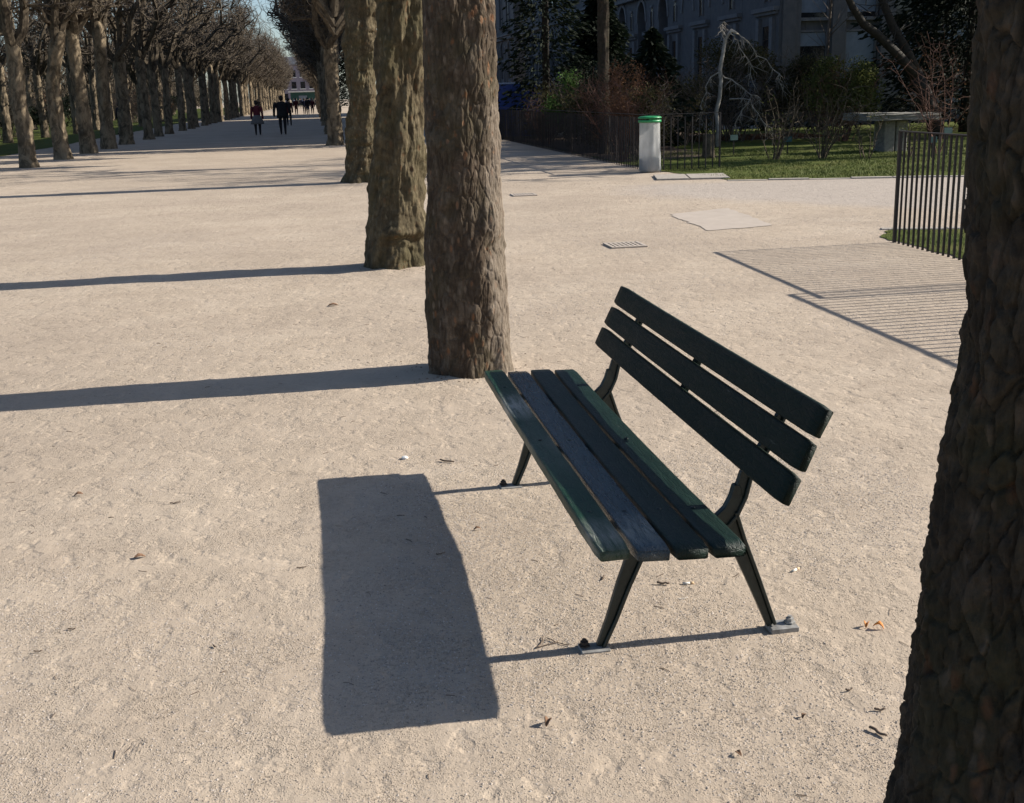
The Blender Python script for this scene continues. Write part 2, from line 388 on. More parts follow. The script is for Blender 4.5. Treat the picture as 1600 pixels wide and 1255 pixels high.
def m_lawn():
    t = NT('lawn_turf'); co = t.coord('Object'); f = t.noise(co, 1.1, 7, .7); g = t.noise(co, 26, 5, .7)
    c = t.ramp(f, [(.3, (.052, .072, .015)), (.5, (.080, .100, .022)), (.7, (.125, .118, .038))])
    c = t.mix(.8, c, t.ramp(g, [(.3, (.55, .55, .5)), (.7, (1.25, 1.25, 1.2))]), 'MULTIPLY')
    return t.set(c, .9, t.bump(g, .03, .8), .1)
M['lawn'] = m_lawn()
M['blade'] = simple('grass_blade', (.065, .095, .018), (.15, .155, .04), 3, .7, 0, .2)
M['soil'] = simple('damp_soil', (.055, .038, .027), (.11, .072, .05), 5, .95, .02)
M['concrete'] = simple('worn_concrete', (.375, .322, .27), (.435, .376, .318), 4, .95, .006, detail=9)
def cloth(name, c): return simple(name, tuple(x*.8 for x in c), tuple(x*1.15 for x in c), 20, .9, .003, .15)
M['skin'] = simple('skin', (.42, .25, .18), (.5, .31, .23), 10, .6, 0)
M['hair_dark'] = simple('dark_hair', (.012, .009, .007), (.03, .022, .016), 40, .6, .001)
M['black_cloth'] = cloth('black_cloth', (.024, .023, .025)); M['grey_cloth'] = cloth('grey_cloth', (.16, .15, .145))
M['red_cloth'] = cloth('red_cloth', (.13, .028, .036)); M['navy_cloth'] = cloth('navy_cloth', (.02, .024, .045))
M['blue_cloth'] = cloth('pale_blue_cloth', (.22, .28, .38)); M['maroon_cloth'] = cloth('maroon_cloth', (.08, .018, .022)); M['beige_cloth'] = cloth('beige_cloth', (.3, .26, .2))

# ------------------------------------------------------------------ ground
def gz(x, y):
    d = np.exp(-((x-.2)**2+(y-3.5)**2)/55.)
    mound = 0
    for (cx, cy, rr_) in ((1.04, 2.02, .27), (-.254, 6.86, .235), (-1.118, 11.44, .29), (-2.92, 23.2, .34)):
        q = np.sqrt((x-cx)**2+(y-cy)**2); mound = mound + .012*np.exp(-(np.maximum(q-rr_, 0)/.10)**1.3)*(1+.5*np.sin(np.arctan2(y-cy, x-cx)*5+cx*7))
    return mound + (fbm(x*3.1, y*3.1, None, 4, 3)*.0020 + fbm(x*19, y*19, None, 3, 9)*.0012)*d - .002
def axis(lo, hi, step, a, b, grow=1.09):
    mid = np.arange(lo, hi, step); L = [lo]; s = step
    while L[-1] > a: s *= grow; L.append(L[-1]-s)
    Hh = [hi]; s = step
    while Hh[-1] < b: s *= grow; Hh.append(Hh[-1]+s)
    return np.concatenate([np.array(L[:0:-1]), mid, np.array(Hh)])
gx = axis(-3.2, 2.8, .017, -900, 900); gy = axis(2.0, 6.8, .017, -900, 900)
X, Y = np.meshgrid(gx, gy, indexing='xy'); nx, ny = len(gx), len(gy)
V = np.stack([X.ravel(), Y.ravel(), gz(X.ravel(), Y.ravel())], 1)
i = np.arange(nx-1)[None, :] + np.arange(ny-1)[:, None]*nx
F = np.stack([i, i+1, i+1+nx, i+nx], -1).reshape(-1, 4)
tag(link('ground', np_mesh('ground', V, F, M['gravel'], True)), 'pale sandy gravel ground of the promenade', kind='structure')

rng = np.random.default_rng(4)
def pebbles(name, n, box, r0, r1, mat, label, dens=None):
    x = rng.uniform(box[0], box[1], n*2); y = rng.uniform(box[2], box[3], n*2)
    k = rng.uniform(0, 1, n*2) < (np.clip(.25 + 1.1*fbm(x*.9, y*.9, None, 4, 21) + (dens(x, y) if dens else 0), .06, 1))
    x, y = x[k][:n], y[k][:n]; m = len(x)
    r = r0 + (r1-r0)*rng.uniform(0, 1, m)**2.2
    base = np.array([(1, 0, 0), (0, 1, 0), (-1, 0, 0), (0, -1, 0), (0, 0, 1.0)])
    t = rng.uniform(0, 6.28, m); c, s = np.cos(t), np.sin(t)
    j = rng.uniform(.6, 1.3, (m, 5, 1)); P = base[None]*j
    q = np.empty((m, 5, 3)); q[..., 0] = (P[..., 0]*c[:, None]-P[..., 1]*s[:, None]*.7); q[..., 1] = (P[..., 0]*s[:, None]+P[..., 1]*c[:, None]*.7); q[..., 2] = P[..., 2]*.75
    q *= r[:, None, None]
    q[..., 0] += x[:, None]; q[..., 1] += y[:, None]; q[..., 2] += (gz(x, y))[:, None] - .0005
    fb = np.array([(0, 1, 4), (1, 2, 4), (2, 3, 4), (3, 0, 4)])
    Fp = (fb[None] + (np.arange(m)*5)[:, None, None]).reshape(-1, 3)
    return tag(link(name, np_mesh(name, q.reshape(-1, 3), Fp, mat)), label, 'gravel', kind='stuff')
M['pebble'] = simple('pebble', (.16, .132, .108), (.60, .53, .46), 90, .85, 0, .25, kind='Object', detail=2)  # dark tones put the shadows of small grains into the colour
near_bench = lambda x, y: .9*np.exp(-((x-.85)**2+(y-3.05)**2)/.8) - .1
pebbles('loose_grit', 140000, (-1.9, 1.7, 2.2, 6.0), .0016, .0055, M['pebble'], 'fine loose grit scattered over the ground round the bench', near_bench)
pebbles('loose_gravel', 60000, (-5, 5, 5.5, 15), .0025, .008, M['pebble'], 'coarser loose gravel scattered farther along the promenade')

def sheet(name, pts, mat, z, label, kind='structure', cell=.25, ragged=0.0, seed=1):
    """flat polygon; edges subdivided and made ragged so that they do not read as cut with a knife"""
    out = []; rr = random.Random(seed); n = len(pts)
    for a in range(n):
        p, q = Vector(pts[a]).to_2d(), Vector(pts[(a+1) % n]).to_2d(); k = max(1, int((q-p).length/cell)) if ragged else 1
        k = min(k, 400)
        for j in range(k):
            b = p.lerp(q, j/k)
            if ragged and j: b = b + Vector((rr.uniform(-1, 1), rr.uniform(-1, 1)))*ragged
            out.append((b.x, b.y, z))
    me = bpy.data.meshes.new(name); me.from_pydata(out, [], [tuple(range(len(out)))]); me.materials.append(mat)
    bm = bmesh.new(); bm.from_mesh(me); bmesh.ops.triangulate(bm, faces=bm.faces); bmesh.ops.recalc_face_normals(bm, faces=bm.faces)
    for f_ in bm.faces:
        if f_.normal.z < 0: f_.normal_flip()
    bm.to_mesh(me); bm.free()
    o = link(name, me)
    return tag(o, label, kind=kind)
a2 = lambda lat, lon: AL(lat, lon).to_2d()
LAWN_R = [(4.05, 21.05), (6.84, 20.65), (9.5, 20.25), (15, 19.6), (30, 22), (40, 40), a2(33, 44.3), a2(6.95, 44.3), (2.62, 27.0), (3.1, 24.0), (3.6, 22.6)]
sheet('lawn', LAWN_R, M['lawn'], .006, 'green lawn of the garden behind the crossing path', ragged=.05)
sheet('lawn', [a2(-10.8, 8), a2(-10.8, 300), a2(-80, 300), a2(-80, 8)], M['lawn'], .006, 'shaded lawn behind the left row of trees', ragged=.08, cell=.6, seed=5)
GRASS_STRIP = [(4.08, 12.5), (4.38, 13.1), (5.2, 12.95), (7, 12.6), (7, 4.5), (5.15, 4.5), (4.62, 8.4), (4.30, 11.0)]
sheet('grass_verge', GRASS_STRIP, M['lawn'], .006, 'narrow grass verge behind the right railing', ragged=.04, cell=.12, seed=3)
sheet('soil_bed', [a2(9.6, 35.0), a2(15.6, 34.5), a2(16.5, 37.5), a2(10, 38.6)], M['soil'], .011, 'reddish bed of soil and fallen leaves on the lawn', ragged=.12, seed=8)
sheet('shrub_bed', [a2(6.95, 26.5), a2(9.6, 27), a2(10.2, 34), a2(14, 40), a2(14, 44.2), a2(6.95, 44.2)], M['soil'], .0105, 'dark soil under the shrubs behind the long railing', ragged=.1, seed=9)
sheet('concrete_slab', [(2.20, 15.5), (3.10, 16.1), (3.22, 13.9), (2.38, 13.55)], M['concrete'], .004, 'worn concrete patch set into the gravel', ragged=.035, cell=.1, seed=2)

def rag_kerb(pts, w_, name, label, seed, h=.035):
    """flat kerb stones laid end to end; every stone an object"""
    root = empty(name, (pts[0][0], pts[0][1], 0), 0, label, 'kerb'); rr = random.Random(seed)
    for a in range(len(pts)-1):
        p, q = Vector((*pts[a], 0)), Vector((*pts[a+1], 0)); L = (q-p).length; n = max(1, round(L/.8)); d = (q-p)/n; ang = math.atan2(d.y, d.x)
        for j in range(n):
            m = MB(); m.box((0, 0, h/2-.01), (d.length-.012, w_*rr.uniform(.85, 1.1), h+.02))
            c = p + d*(j+.5)
            m.obj('kerb_stone', M['kerb'], root, loc=(c.x-pts[0][0]+rr.uniform(-.01, .01), c.y-pts[0][1]+rr.uniform(-.02, .02), rr.uniform(-.012, .006)), rot=(0, 0, ang+rr.uniform(-.02, .02)), bevel=.006, segs=1)
    return root
rag_kerb([(4.0, 20.92), (6.84, 20.5), (9.5, 20.1), (15, 19.45)], .16, 'stone_kerb', 'worn pale stone kerb along the front edge of the lawn', 4, .02)
rag_kerb([(4.30, 13.22), (7.2, 12.75)], .12, 'stone_kerb', 'pale stone kerb at the end of the grass verge behind the right railing', 6, .02)
slab = empty('paving_slab', (3.45, 21.95, 0), R(-4), 'grey stone slab at the foot of the litter bin beside the lawn', 'slab')
for k, (sx_, wd) in enumerate(((-.32, .6), (.36, .72))):
    MB().box((sx_, 0, .012), (wd, 1.1, .036)).obj('stone', M['kerb'], slab, bevel=.006, segs=1)

# grass blades
def inside(pts, x, y):
    c = np.zeros(x.shape, bool); n = len(pts)
    for a in range(n):
        x1, y1 = pts[a][0], pts[a][1]; x2, y2 = pts[(a+1) % n][0], pts[(a+1) % n][1]
        c ^= ((y1 > y) != (y2 > y)) & (x < (x2-x1)*(y-y1)/((y2-y1) if y2 != y1 else 1e-9)+x1)
    return c
def blades(name, poly, box, n, h0, h1, wd, label):
    x = rng.uniform(box[0], box[1], n); y = rng.uniform(box[2], box[3], n); k = inside(poly, x, y)
    k &= fbm(x*1.5, y*1.5, None, 3, 5) > -.55; x, y = x[k], y[k]; m = len(x)
    h = rng.uniform(h0, h1, m)*(1+.5*fbm(x*2, y*2, None, 2, 8)); t = rng.uniform(0, 6.28, m); lx, ly = rng.normal(0, .5, m)*h, rng.normal(0, .5, m)*h
    v = np.empty((m, 3, 3)); v[:, 0] = np.stack([x-wd*np.cos(t), y-wd*np.sin(t), x*0], 1); v[:, 1] = np.stack([x+wd*np.cos(t), y+wd*np.sin(t), x*0], 1); v[:, 2] = np.stack([x+lx, y+ly, h], 1)
    return tag(link(name, np_mesh(name, v.reshape(-1, 3), np.arange(m*3).reshape(-1, 3), M['blade'])), label, 'grass', kind='stuff')
blades('grass', LAWN_R, (3, 13, 19.5, 31), 60000, .02, .06, .006, 'short grass of the lawn behind the crossing path')
blades('grass', GRASS_STRIP, (4, 7, 4.5, 13.2), 16000, .02, .06, .004, 'short grass of the verge behind the right railing')

# ------------------------------------------------------------------ buildings
def facade_building():
    """stone museum wing running beside the alley: local x = along the alley, y = away from the alley (0 = wall face)"""
    LAT, LON0, LON1, H = 18.0, 44.5, 130.0, 17.8
    root = empty('museum_building', AL(LAT, LON0), R(90)+AY, 'long dark stone building with arched windows behind the garden', 'building')
    # local +x -> along the alley ; local -y -> away from the alley (to the right)
    BAY = 4.05; n = 21; L = BAY*n
    aw, z0, zs, zt = 1.55, 2.9, 5.15, 6.2
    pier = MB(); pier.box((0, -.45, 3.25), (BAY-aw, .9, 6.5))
    pme = pier.mesh('pier', M['facade'])
    arch = [(-aw/2, zs)] + [(-aw/2*math.cos(t)*1.0, zs+(zt-zs)*math.sin(t)**.9) for t in [math.pi*k/12 for k in range(1, 12)]] + [(aw/2, zs), (aw/2, 6.5), (-aw/2, 6.5)]
    hm = MB().prism(arch, -.9, -.004, 'y').mesh('arch_head', M['facade'])
    tr = MB()
    for k in range(12):
        t0, t1 = math.pi*k/12, math.pi*(k+1)/12
        f_ = lambda t, r: (-(aw/2+r)*math.cos(t), zs+((zt-zs)+r)*math.sin(t)**.9)
        pts = [f_(t0, .02), f_(t1, .02), f_(t1, .22), f_(t0, .22)]
        tr.prism(pts, -.02, .06, 'y')
    trm = tr.mesh('arch_moulding', M['ledge'])
    base = MB().box((0, -.4, z0/2), (aw-.01, .8, z0)).mesh('apron', M['facade'])
    wn = MB().box((0, -.55, (z0+zt)/2), (aw, .02, zt-z0)).mesh('pane', M['glass'])
    wf = MB()
    for x in (-.03, aw/2-.06, -aw/2): wf.box((x+.03, -.50, (z0+zt)/2-.1), (.06, .06, zt-z0-.25))
    for z in (z0+.03, 4.0, 5.1): wf.box((0, -.49, z), (aw-.02, .05, .06))
    wfm = wf.mesh('window_frame', M['frame'])
    lg = MB().box((0, .11, 4.52), (BAY-aw-.06, .22, .16)).box((0, .06, 4.38), (BAY-aw-.2, .12, .12)).mesh('ledge', M['ledge'])
    def lancet(wd, a, b):
        return [(-wd/2, a), (wd/2, a), (wd/2, b-wd*.6), (wd*.22, b-wd*.12), (0, b), (-wd*.22, b-wd*.12), (-wd/2, b-wd*.6)]
    nic = MB().prism(lancet(.42, 4.85, 5.75), 0, .012, 'y').mesh('lancet_window', M['glass'])
    nif = MB()
    for sx_ in (-1, 1): nif.box((sx_*.27, .03, 5.2), (.1, .06, .75))
    nif.box((0, .04, 5.82), (.4, .08, .1))
    nim = nif.mesh('lancet_frame', M['ledge'])
    low = MB().box((0, .006, 2.6), (.8, .012, 2.6)).mesh('low_window', M['glass'])
    pil = MB().box((0, .07, 2.15), (.3, .14, 4.1)).mesh('pilaster', M['ledge'])
    upw = MB().box((0, .008, 1.5), (1.3, .016, 3.0)).mesh('upper_window', M['glass'])
    upf = MB()
    for sx_ in (-1, 1): upf.box((sx_*.75, .06, 1.5), (.2, .12, 3.2))
    upf.box((0, .08, 3.2), (1.9, .16, .22)).box((0, .1, -.1), (1.9, .2, .16))
    upm = upf.mesh('upper_frame', M['ledge'])
    for b in range(n):
        if 14 <= b < 15: continue
        xc = BAY*(b+.75)
        link('window', wn, root, (xc, 0, 0)); f_ = root.children[-1] if False else None
        wfo = link('window_frame', wfm, root, (xc, 0, 0))
        link('arch_head', hm, root, (xc, 0, 0)); link('arch_moulding', trm, root, (xc, 0, 0)); link('apron', base, root, (xc, 0, 0))
        xp = BAY*(b+.25)
        link('pier', pme, root, (xp, 0, 0)); link('ledge', lg, root, (xp, 0, 0))
        ni = link('lancet_window', nic, root, (xp, 0, 0)); link('frame', nim, ni)
        link('low_window', low, root, (xp, 0, 0))
        for sx_ in (-.72, .72): link('pilaster', pil, root, (xp+sx_, 0, 0))
        for z in (7.6, 12.6):
            uw = link('upper_window', upw, root, (xc, 0, z)); link('frame', upm, uw)
    # the two upper blocks with the gap between them
    for x0, x1 in ((0, BAY*14), (BAY*15, L)):
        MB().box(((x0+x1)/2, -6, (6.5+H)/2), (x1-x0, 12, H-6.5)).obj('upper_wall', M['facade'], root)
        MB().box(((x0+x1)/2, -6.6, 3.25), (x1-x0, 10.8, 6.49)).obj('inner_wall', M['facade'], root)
        MB().box(((x0+x1)/2, .12, 6.5), (x1-x0, .36, .26)).box(((x0+x1)/2, .2, 6.72), (x1-x0, .5, .1)).obj('string_course', M['ledge'], root)
        MB().box(((x0+x1)/2, -5.8, H+.2), (x1-x0+.4, 12.8, .4)).obj('cornice', M['ledge'], root)
        MB().prism([(-.6, H+.4), (-11.4, H+.4), (-8.5, H+2.2), (-3.5, H+2.2)], x0+.3, x1-.3, 'x').obj('roof', M['roof'], root)
    return root
facade_building()
def garden_block():
    root = empty('stone_building', AL(18.0, 44.5), AY, 'dark pilastered building wing with painted pale sky reflections in its panes, behind the leaning tree', 'building')
    # local x = away from the alley, y = along the alley (0 = face towards the camera)
    W_, H = 40.0, 17.8
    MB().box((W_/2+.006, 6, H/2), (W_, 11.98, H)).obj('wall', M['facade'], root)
    px = 2.05; pil = MB().box((0, -.16, 8.6), (.55, .32, 17.2)).mesh('pilaster', M['facade'])
    win = MB().box((0, -.01, 0), (1.2, .02, 1.7)).mesh('window', M['glass'])
    fr = MB()
    for sx_ in (-.64, .64): fr.box((sx_, -.04, 0), (.08, .08, 1.8))
    fr.box((0, -.04, .89), (1.36, .08, .08)).box((0, -.09, -.92), (1.45, .18, .12)); frm = fr.mesh('frame', M['ledge'])
    rr = random.Random(3)
    # rows of windows; painted sky reflection covers a varying part of each pane
    for k in range(19):
        xp = .4 + px*k
        link('pilaster', pil, root, (xp, 0, 0))
        for z in (2.75, 5.0, 8.4, 11.8, 15.0):
            o = link('window', win, root, (xp+px/2, 0, z)); link('frame', frm, o)
            hgt = rr.choice([0, .5, .85, 1.5, 1.5]) if z < 6 else rr.choice([0, 0, .8])
            if hgt: MB().box((0, -.025, .83-hgt/2), (1.18, .012, hgt)).obj('sky_pane', M['sky_pane'], o)
    MB().box((W_/2, -.1, 17.5), (W_, .5, .4)).obj('cornice', M['ledge'], root)
    MB().box((W_/2, -.08, 1.0), (W_, .14, .5)).obj('plinth', M['ledge'], root)
garden_block()
# pale sunlit pavilion seen through the gap beyond the dark wing
pv = empty('pavilion', AL(22.5, 118), AY+R(38), 'small pale sunlit house glimpsed through the gap in the dark building', 'house')
MB().box((0, 0, 5), (9, 8, 10)).obj('wall', simple('pinkish_plaster', (.42, .34, .29), (.52, .43, .37), 3, .9, .004), pv)
MB().prism([(-4.3, 10), (4.3, 10), (0, 13)], -4.6, 4.6, 'x').obj('roof', M['roof'], pv)
for x in (-3, 0, 3):
    for z in (2.4, 5.6, 8.4):
        o = MB().box((x, -4.02, z), (1.1, .04, 1.7)).obj('window', M['sky_pane'], pv)
        MB().box((x, -4.05, z-.92), (1.5, .14, .14)).obj('sill', M['white'], o)
# far end of the alley
def far_block(lat, lon, wd, hh, mat, label, rows, cols, dep=10):
    r_ = empty('far_building', AL(lat, lon), AY, label, 'building')
    MB().box((0, dep/2, hh/2), (wd, dep, hh)).obj('wall', mat, r_)
    MB().prism([(-.3, hh), (dep+.3, hh), (dep/2, hh+2.4)], -wd/2-.3, wd/2+.3, 'x').obj('roof', M['roof'], r_)
    for i in range(rows):
        for j in range(cols):
            o = MB().box(((j+.5)/cols*wd-wd/2, -.02, 2.2+i*3.2), (1.3, .05, 1.9)).obj('window', M['glass'], r_)
            MB().box(((j+.5)/cols*wd-wd/2, -.06, 1.15+i*3.2), (1.7, .14, .16)).obj('sill', M['white'], o)
    return r_
far_block(-4, 345, 15, 11, simple('haze_tinted_plaster', (.17, .15, .18), (.22, .20, .23), 2, .9, .004), 'building closing the far end of the alley, tinted mauve grey for haze', 3, 6)  # distance haze put into the wall colour as mauve grey
kiosk = empty('kiosk', AL(-2.6, 300), AY, 'dark green kiosk with pale roof edge far down the alley', 'kiosk')
MB().box((0, 0, 1.6), (6, 3, 3.2)).obj('body', M['green_sign'], kiosk)
MB().box((0, -.2, 3.35), (7, 4, .3)).obj('roof', M['white'], kiosk); MB().box((0, -1.55, 1.7), (2.0, .06, 1.4)).obj('hatch', M['sky_pane'], kiosk)

# ------------------------------------------------------------------ trees
def bark_trunk(prof, mat, seed, nth, nz, plate=(.055, .16), depth=.008, lean=(0, 0), knobs=0, wob=.01, crisp=1.0):
    """displaced trunk; prof = [(z, r)], returns a mesh with a 'plate' attribute"""
    zs = np.array([p[0] for p in prof]); rs = np.array([p[1] for p in prof])
    z = np.linspace(zs[0], zs[-1], nz); th = np.linspace(0, 2*np.pi, nth, endpoint=False)
    T, Z = np.meshgrid(th, z); r = np.interp(Z, zs, rs)
    px_, py_ = np.cos(T)*.25, np.sin(T)*.25
    wx = fbm(px_*9, py_*9, Z*5, 3, seed)*.35
    f1, f2, cid = worley(px_/plate[0]+wx, py_/plate[0]+wx, Z/plate[1]+wx*.7, seed)
    e = np.clip((f2-f1)/(.17/crisp), 0, 1); e = e*e*(3-2*e)
    f1b, f2b, cidb = worley(px_/(plate[0]*.45)+wx, py_/(plate[0]*.45), Z/(plate[1]*.5)+wx, seed+5)
    e2 = np.clip((f2b-f1b)/.3, 0, 1)
    dr = (e-1)*depth + (cid-.5)*depth*.6 + (e2-1)*depth*.35 + (cidb-.5)*depth*.35
    dr = dr + fbm(px_*8, py_*8, Z*2.5, 4, seed+2)*wob*1.6 + fbm(px_*60, py_*60, Z*45, 3, seed+4)*depth*.16*crisp**2
    if knobs:
        rr = np.random.default_rng(seed)
        for k in range(knobs):
            t0, z0 = rr.uniform(0, 6.28), rr.uniform(.1, zs[-1]); ww, hh, aa = rr.uniform(.25, .6), rr.uniform(.05, .16), rr.uniform(.015, .05)
            dt = (T-t0+np.pi) % (2*np.pi)-np.pi
            dr = dr + aa*np.exp(-(dt/ww)**2-((Z-z0)/hh)**2) - aa*.7*np.exp(-(dt/ww)**2-((Z-z0+hh*1.1)/(hh*.4))**2)
        dr = dr + .008*np.sin(Z*38+fbm(px_*5, py_*5, Z*3, 3, seed)*5)*np.clip(fbm(px_*4, py_*4, Z*2, 2, seed+8)+.2, 0, 1)
    fl = np.exp(-np.clip(Z, 0, 9)/.16)
    dr = dr + fl*.018*np.sin(T*5+seed)
    rad = r + dr
    h = np.clip(Z, 0, 99)
    V = np.stack([(rad*np.cos(T)+lean[0]*h), (rad*np.sin(T)+lean[1]*h), Z], -1).reshape(-1, 3)
    a = np.arange(nth)[None, :]; b = np.arange(nz-1)[:, None]*nth
    F = np.stack([b+a, b+(a+1) % nth, b+nth+(a+1) % nth, b+nth+a], -1).reshape(-1, 4)
    me = np_mesh('trunk', V, F, mat, True)
    at = me.attributes.new('plate', 'FLOAT', 'POINT'); at.data.foreach_set('value', (cid*.6+cidb*.4).ravel().astype(np.float32))
    return me

def crown_mesh(seed, fork=3.9, bottom=4.2, top=11.3, hw=2.25, hl=2.7, limbs=5, dense=1.0, r_l=.12, tw=.011, lean=(0, 0), minz=0):
    rr = random.Random(seed); m = MB()
    def clampdir(p, d, k=.5):
        if abs(p.x) > hw: d.x -= math.copysign(k*(abs(p.x)-hw+.3), p.x)
        if abs(p.y) > hl: d.y -= math.copysign(k*(abs(p.y)-hl+.3), p.y)
        if p.z < bottom: d.z += k*.8
        if p.z > top: d.z -= k*1.5
        return d
    def grow(p, d, n, step, jit, upk):
        path = [p.copy()]; p = p.copy(); d = d.normalized()
        for _ in range(n):
            d = d + Vector((rr.gauss(0, jit), rr.gauss(0, jit), rr.gauss(0, jit)*.8 + upk)); d = clampdir(p, d); d.normalize()
            p = p + d*step*rr.uniform(.75, 1.25); path.append(p.copy())
        return path
    fk = Vector((lean[0]*fork, lean[1]*fork, fork-.42))
    for L in range(limbs):
        az = 2*math.pi*(L+rr.uniform(-.25, .25))/limbs
        d = Vector((math.cos(az)*.7, math.sin(az)*.7, 1.0))
        n = rr.randint(13, 17)
        path = grow(fk, d, n, .52, .26, .10)
        rad = [max(.022, r_l*(1-.85*i/n)) for i in range(n+1)]
        m.cur = 0; m.tube(path, rad, 6)
        for i in range(1, n+1):
            for _ in range(2 if rr.random() < .65*dense else 1):
                if path[i].z < bottom-.3: continue
                az = rr.uniform(0, 6.28); d = Vector((math.cos(az), math.sin(az), rr.uniform(-.25, .9)))
                nb = rr.randint(4, 7); bp = grow(path[i], d, nb, .30, .42, .06); r0 = min(.055, rad[i]*.7)
                m.cur = 0; m.tube(bp, [max(.011, r0*(1-.8*k/nb)) for k in range(nb+1)], 4, False)
                for k in range(1, nb+1):
                    for _ in range(2 if rr.random() < .45*dense else 1):
                        az = rr.uniform(0, 6.28); d = Vector((math.cos(az), math.sin(az), rr.uniform(-.3, 1.1)))
                        tp = grow(bp[k], d, 3, .19, .45, .10)
                        m.cur = 1; m.tube(tp, [tw, tw*.85, tw*.7, tw*.45], 3, False)
    return m.mesh('crown', [M['branch'], M['twig_brown']], False, False)
def simple_trunk(seed, r0=.29, h=4.0, lean=(0, 0), mat=None):
    return bark_trunk([(-.15, r0*1.3), (0, r0*1.22), (.25, r0*1.05), (1, r0*.95), (2.4, r0*.85), (h-.4, r0*.88), (h-.15, r0*.74), (h+.02, r0*.34)], mat or M['plane'], seed, 36, 70, (.2, .3), .008, lean, 9, .022)

THIN = crown_mesh(131, 4.0, 5.2, 10.5, 2.2, 2.4, 3, .1, .10)
CROWNS = [crown_mesh(100+s, fork=3.6+.3*(s % 3), bottom=4.3, hw=2.4, limbs=4+s % 3, r_l=.14, dense=.8) for s in range(6)]
TRUNKS = [simple_trunk(40+s, .205+.018*(s % 4), 3.6+.3*(s % 3), (random.Random(s).uniform(-.03, .03), random.Random(s+9).uniform(-.03, .03))) for s in range(6)]
def plane_tree(lat, lon, label, group, trunk=None, crown=0, rz=None, sc=1.0):
    rr = random.Random(int(lat*100+lon*17)); flip = rr.choice((0, math.pi))
    t = empty('plane_tree', AL(lat, lon), AY+(flip if rz is None else rz), label, 'tree', group)
    k = rr.randrange(6) if trunk is None else None
    link('trunk', TRUNKS[k] if trunk is None else trunk, t)
    link('crown', CROWNS[k if trunk is None else crown], t)
    t.scale = (sc, sc, sc*rr.uniform(.96, 1.05) if trunk is None else 1)
    return t
GR, GL = 'plane trees of the right row', 'plane trees of the left row'
# the four nearest of the right row, each with its own bark
c0 = (1.36, 1.83)
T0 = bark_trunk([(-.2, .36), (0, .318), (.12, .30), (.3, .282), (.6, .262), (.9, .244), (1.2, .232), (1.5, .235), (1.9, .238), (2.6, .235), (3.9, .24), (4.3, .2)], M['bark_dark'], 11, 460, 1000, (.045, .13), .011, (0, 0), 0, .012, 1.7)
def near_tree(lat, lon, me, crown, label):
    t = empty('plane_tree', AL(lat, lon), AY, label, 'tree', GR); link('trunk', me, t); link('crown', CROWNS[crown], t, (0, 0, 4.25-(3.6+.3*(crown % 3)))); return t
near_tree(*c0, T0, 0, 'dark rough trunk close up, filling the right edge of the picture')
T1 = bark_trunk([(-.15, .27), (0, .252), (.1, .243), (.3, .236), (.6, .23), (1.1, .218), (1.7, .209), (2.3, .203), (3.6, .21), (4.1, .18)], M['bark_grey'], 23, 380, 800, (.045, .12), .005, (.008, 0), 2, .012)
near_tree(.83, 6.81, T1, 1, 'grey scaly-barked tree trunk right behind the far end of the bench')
T2 = bark_trunk([(-.15, .36), (0, .315), (.2, .275), (.6, .25), (1.1, .235), (1.7, .228), (2.6, .232), (3.6, .24), (4.1, .2)], M['bark_tan'], 31, 260, 500, (.13, .13), .004, (.068, 0), 30, .03)
near_tree(.70, 11.48, T2, 2, 'knobby olive-brown trunk directly behind the grey scaly one')
T3 = bark_trunk([(-.15, .42), (0, .37), (.2, .305), (.6, .28), (1.1, .27), (1.7, .27), (2.6, .29), (3.4, .30), (4.1, .22)], M['bark_tan'], 37, 180, 360, (.15, .15), .005, (.055, 0), 34, .035)
near_tree(.84, 23.37, T3, 3, 'lumpy tan trunk with flared foot, third from the bench along the alley')
lon = 33.6; k = 0
near_tree(.72, lon, bark_trunk([(-.15, .40), (0, .36), (.3, .31), (1, .29), (2, .28), (3.6, .28), (4.1, .22)], M['bark_dark'], 43, 80, 160, (.14, .2), .008, (.02, 0), 16, .03), 4, 'dark slim trunk showing at the left of the lumpy tan one').children[1].data = THIN
near_tree(.80, 38.05, bark_trunk([(-.15, .36), (0, .33), (.3, .28), (1, .26), (2, .25), (3.6, .25), (4.1, .2)], M['bark_dark'], 47, 60, 120, (.14, .2), .006, (.01, 0), 12, .025), 4, 'dark trunk of the right row next beyond the slim one').children[1].data = THIN
lon += 8.9
while lon < 300:
    plane_tree(.75 + .1*math.sin(lon), lon, 'dark plane tree in the far right row, mostly hidden by nearer trunks', GR); lon += 4.45
# left row
LT = [(-8.06, 32.9 - 4.2, 'plane tree cut off by the left edge of the picture'),
      (-8.0, 34.4, 'leaning sunlit plane tree, leftmost whole trunk of the left row'),
      (-7.95, 38.9, 'sunlit plane tree with a knotted curving trunk, second whole trunk of the left row'),
      (-7.9, 42.9, 'grey shaded plane tree just right of the knotted sunlit trunk'),
      (-7.85, 46.7, 'shaded straight plane tree in the left row, second right of the knotted sunlit trunk'),
      (-7.85, 51.1, 'thick dark plane tree in the left row, beside the lone walker in black')]
for a, b, lab in LT[:1]: plane_tree(a, b-.2, lab, GL)
def left_trunk(seed, pts, r0, h):
    """curving trunk through local points"""
    me = simple_trunk(seed, r0, h)
    n = len(me.vertices); co = np.empty(n*3, np.float32); me.vertices.foreach_get('co', co); co = co.reshape(-1, 3)
    zz = [p[0] for p in pts]; co[:, 0] += np.interp(co[:, 2], zz, [p[1] for p in pts]); me.vertices.foreach_set('co', co.ravel()); me.update(); return me
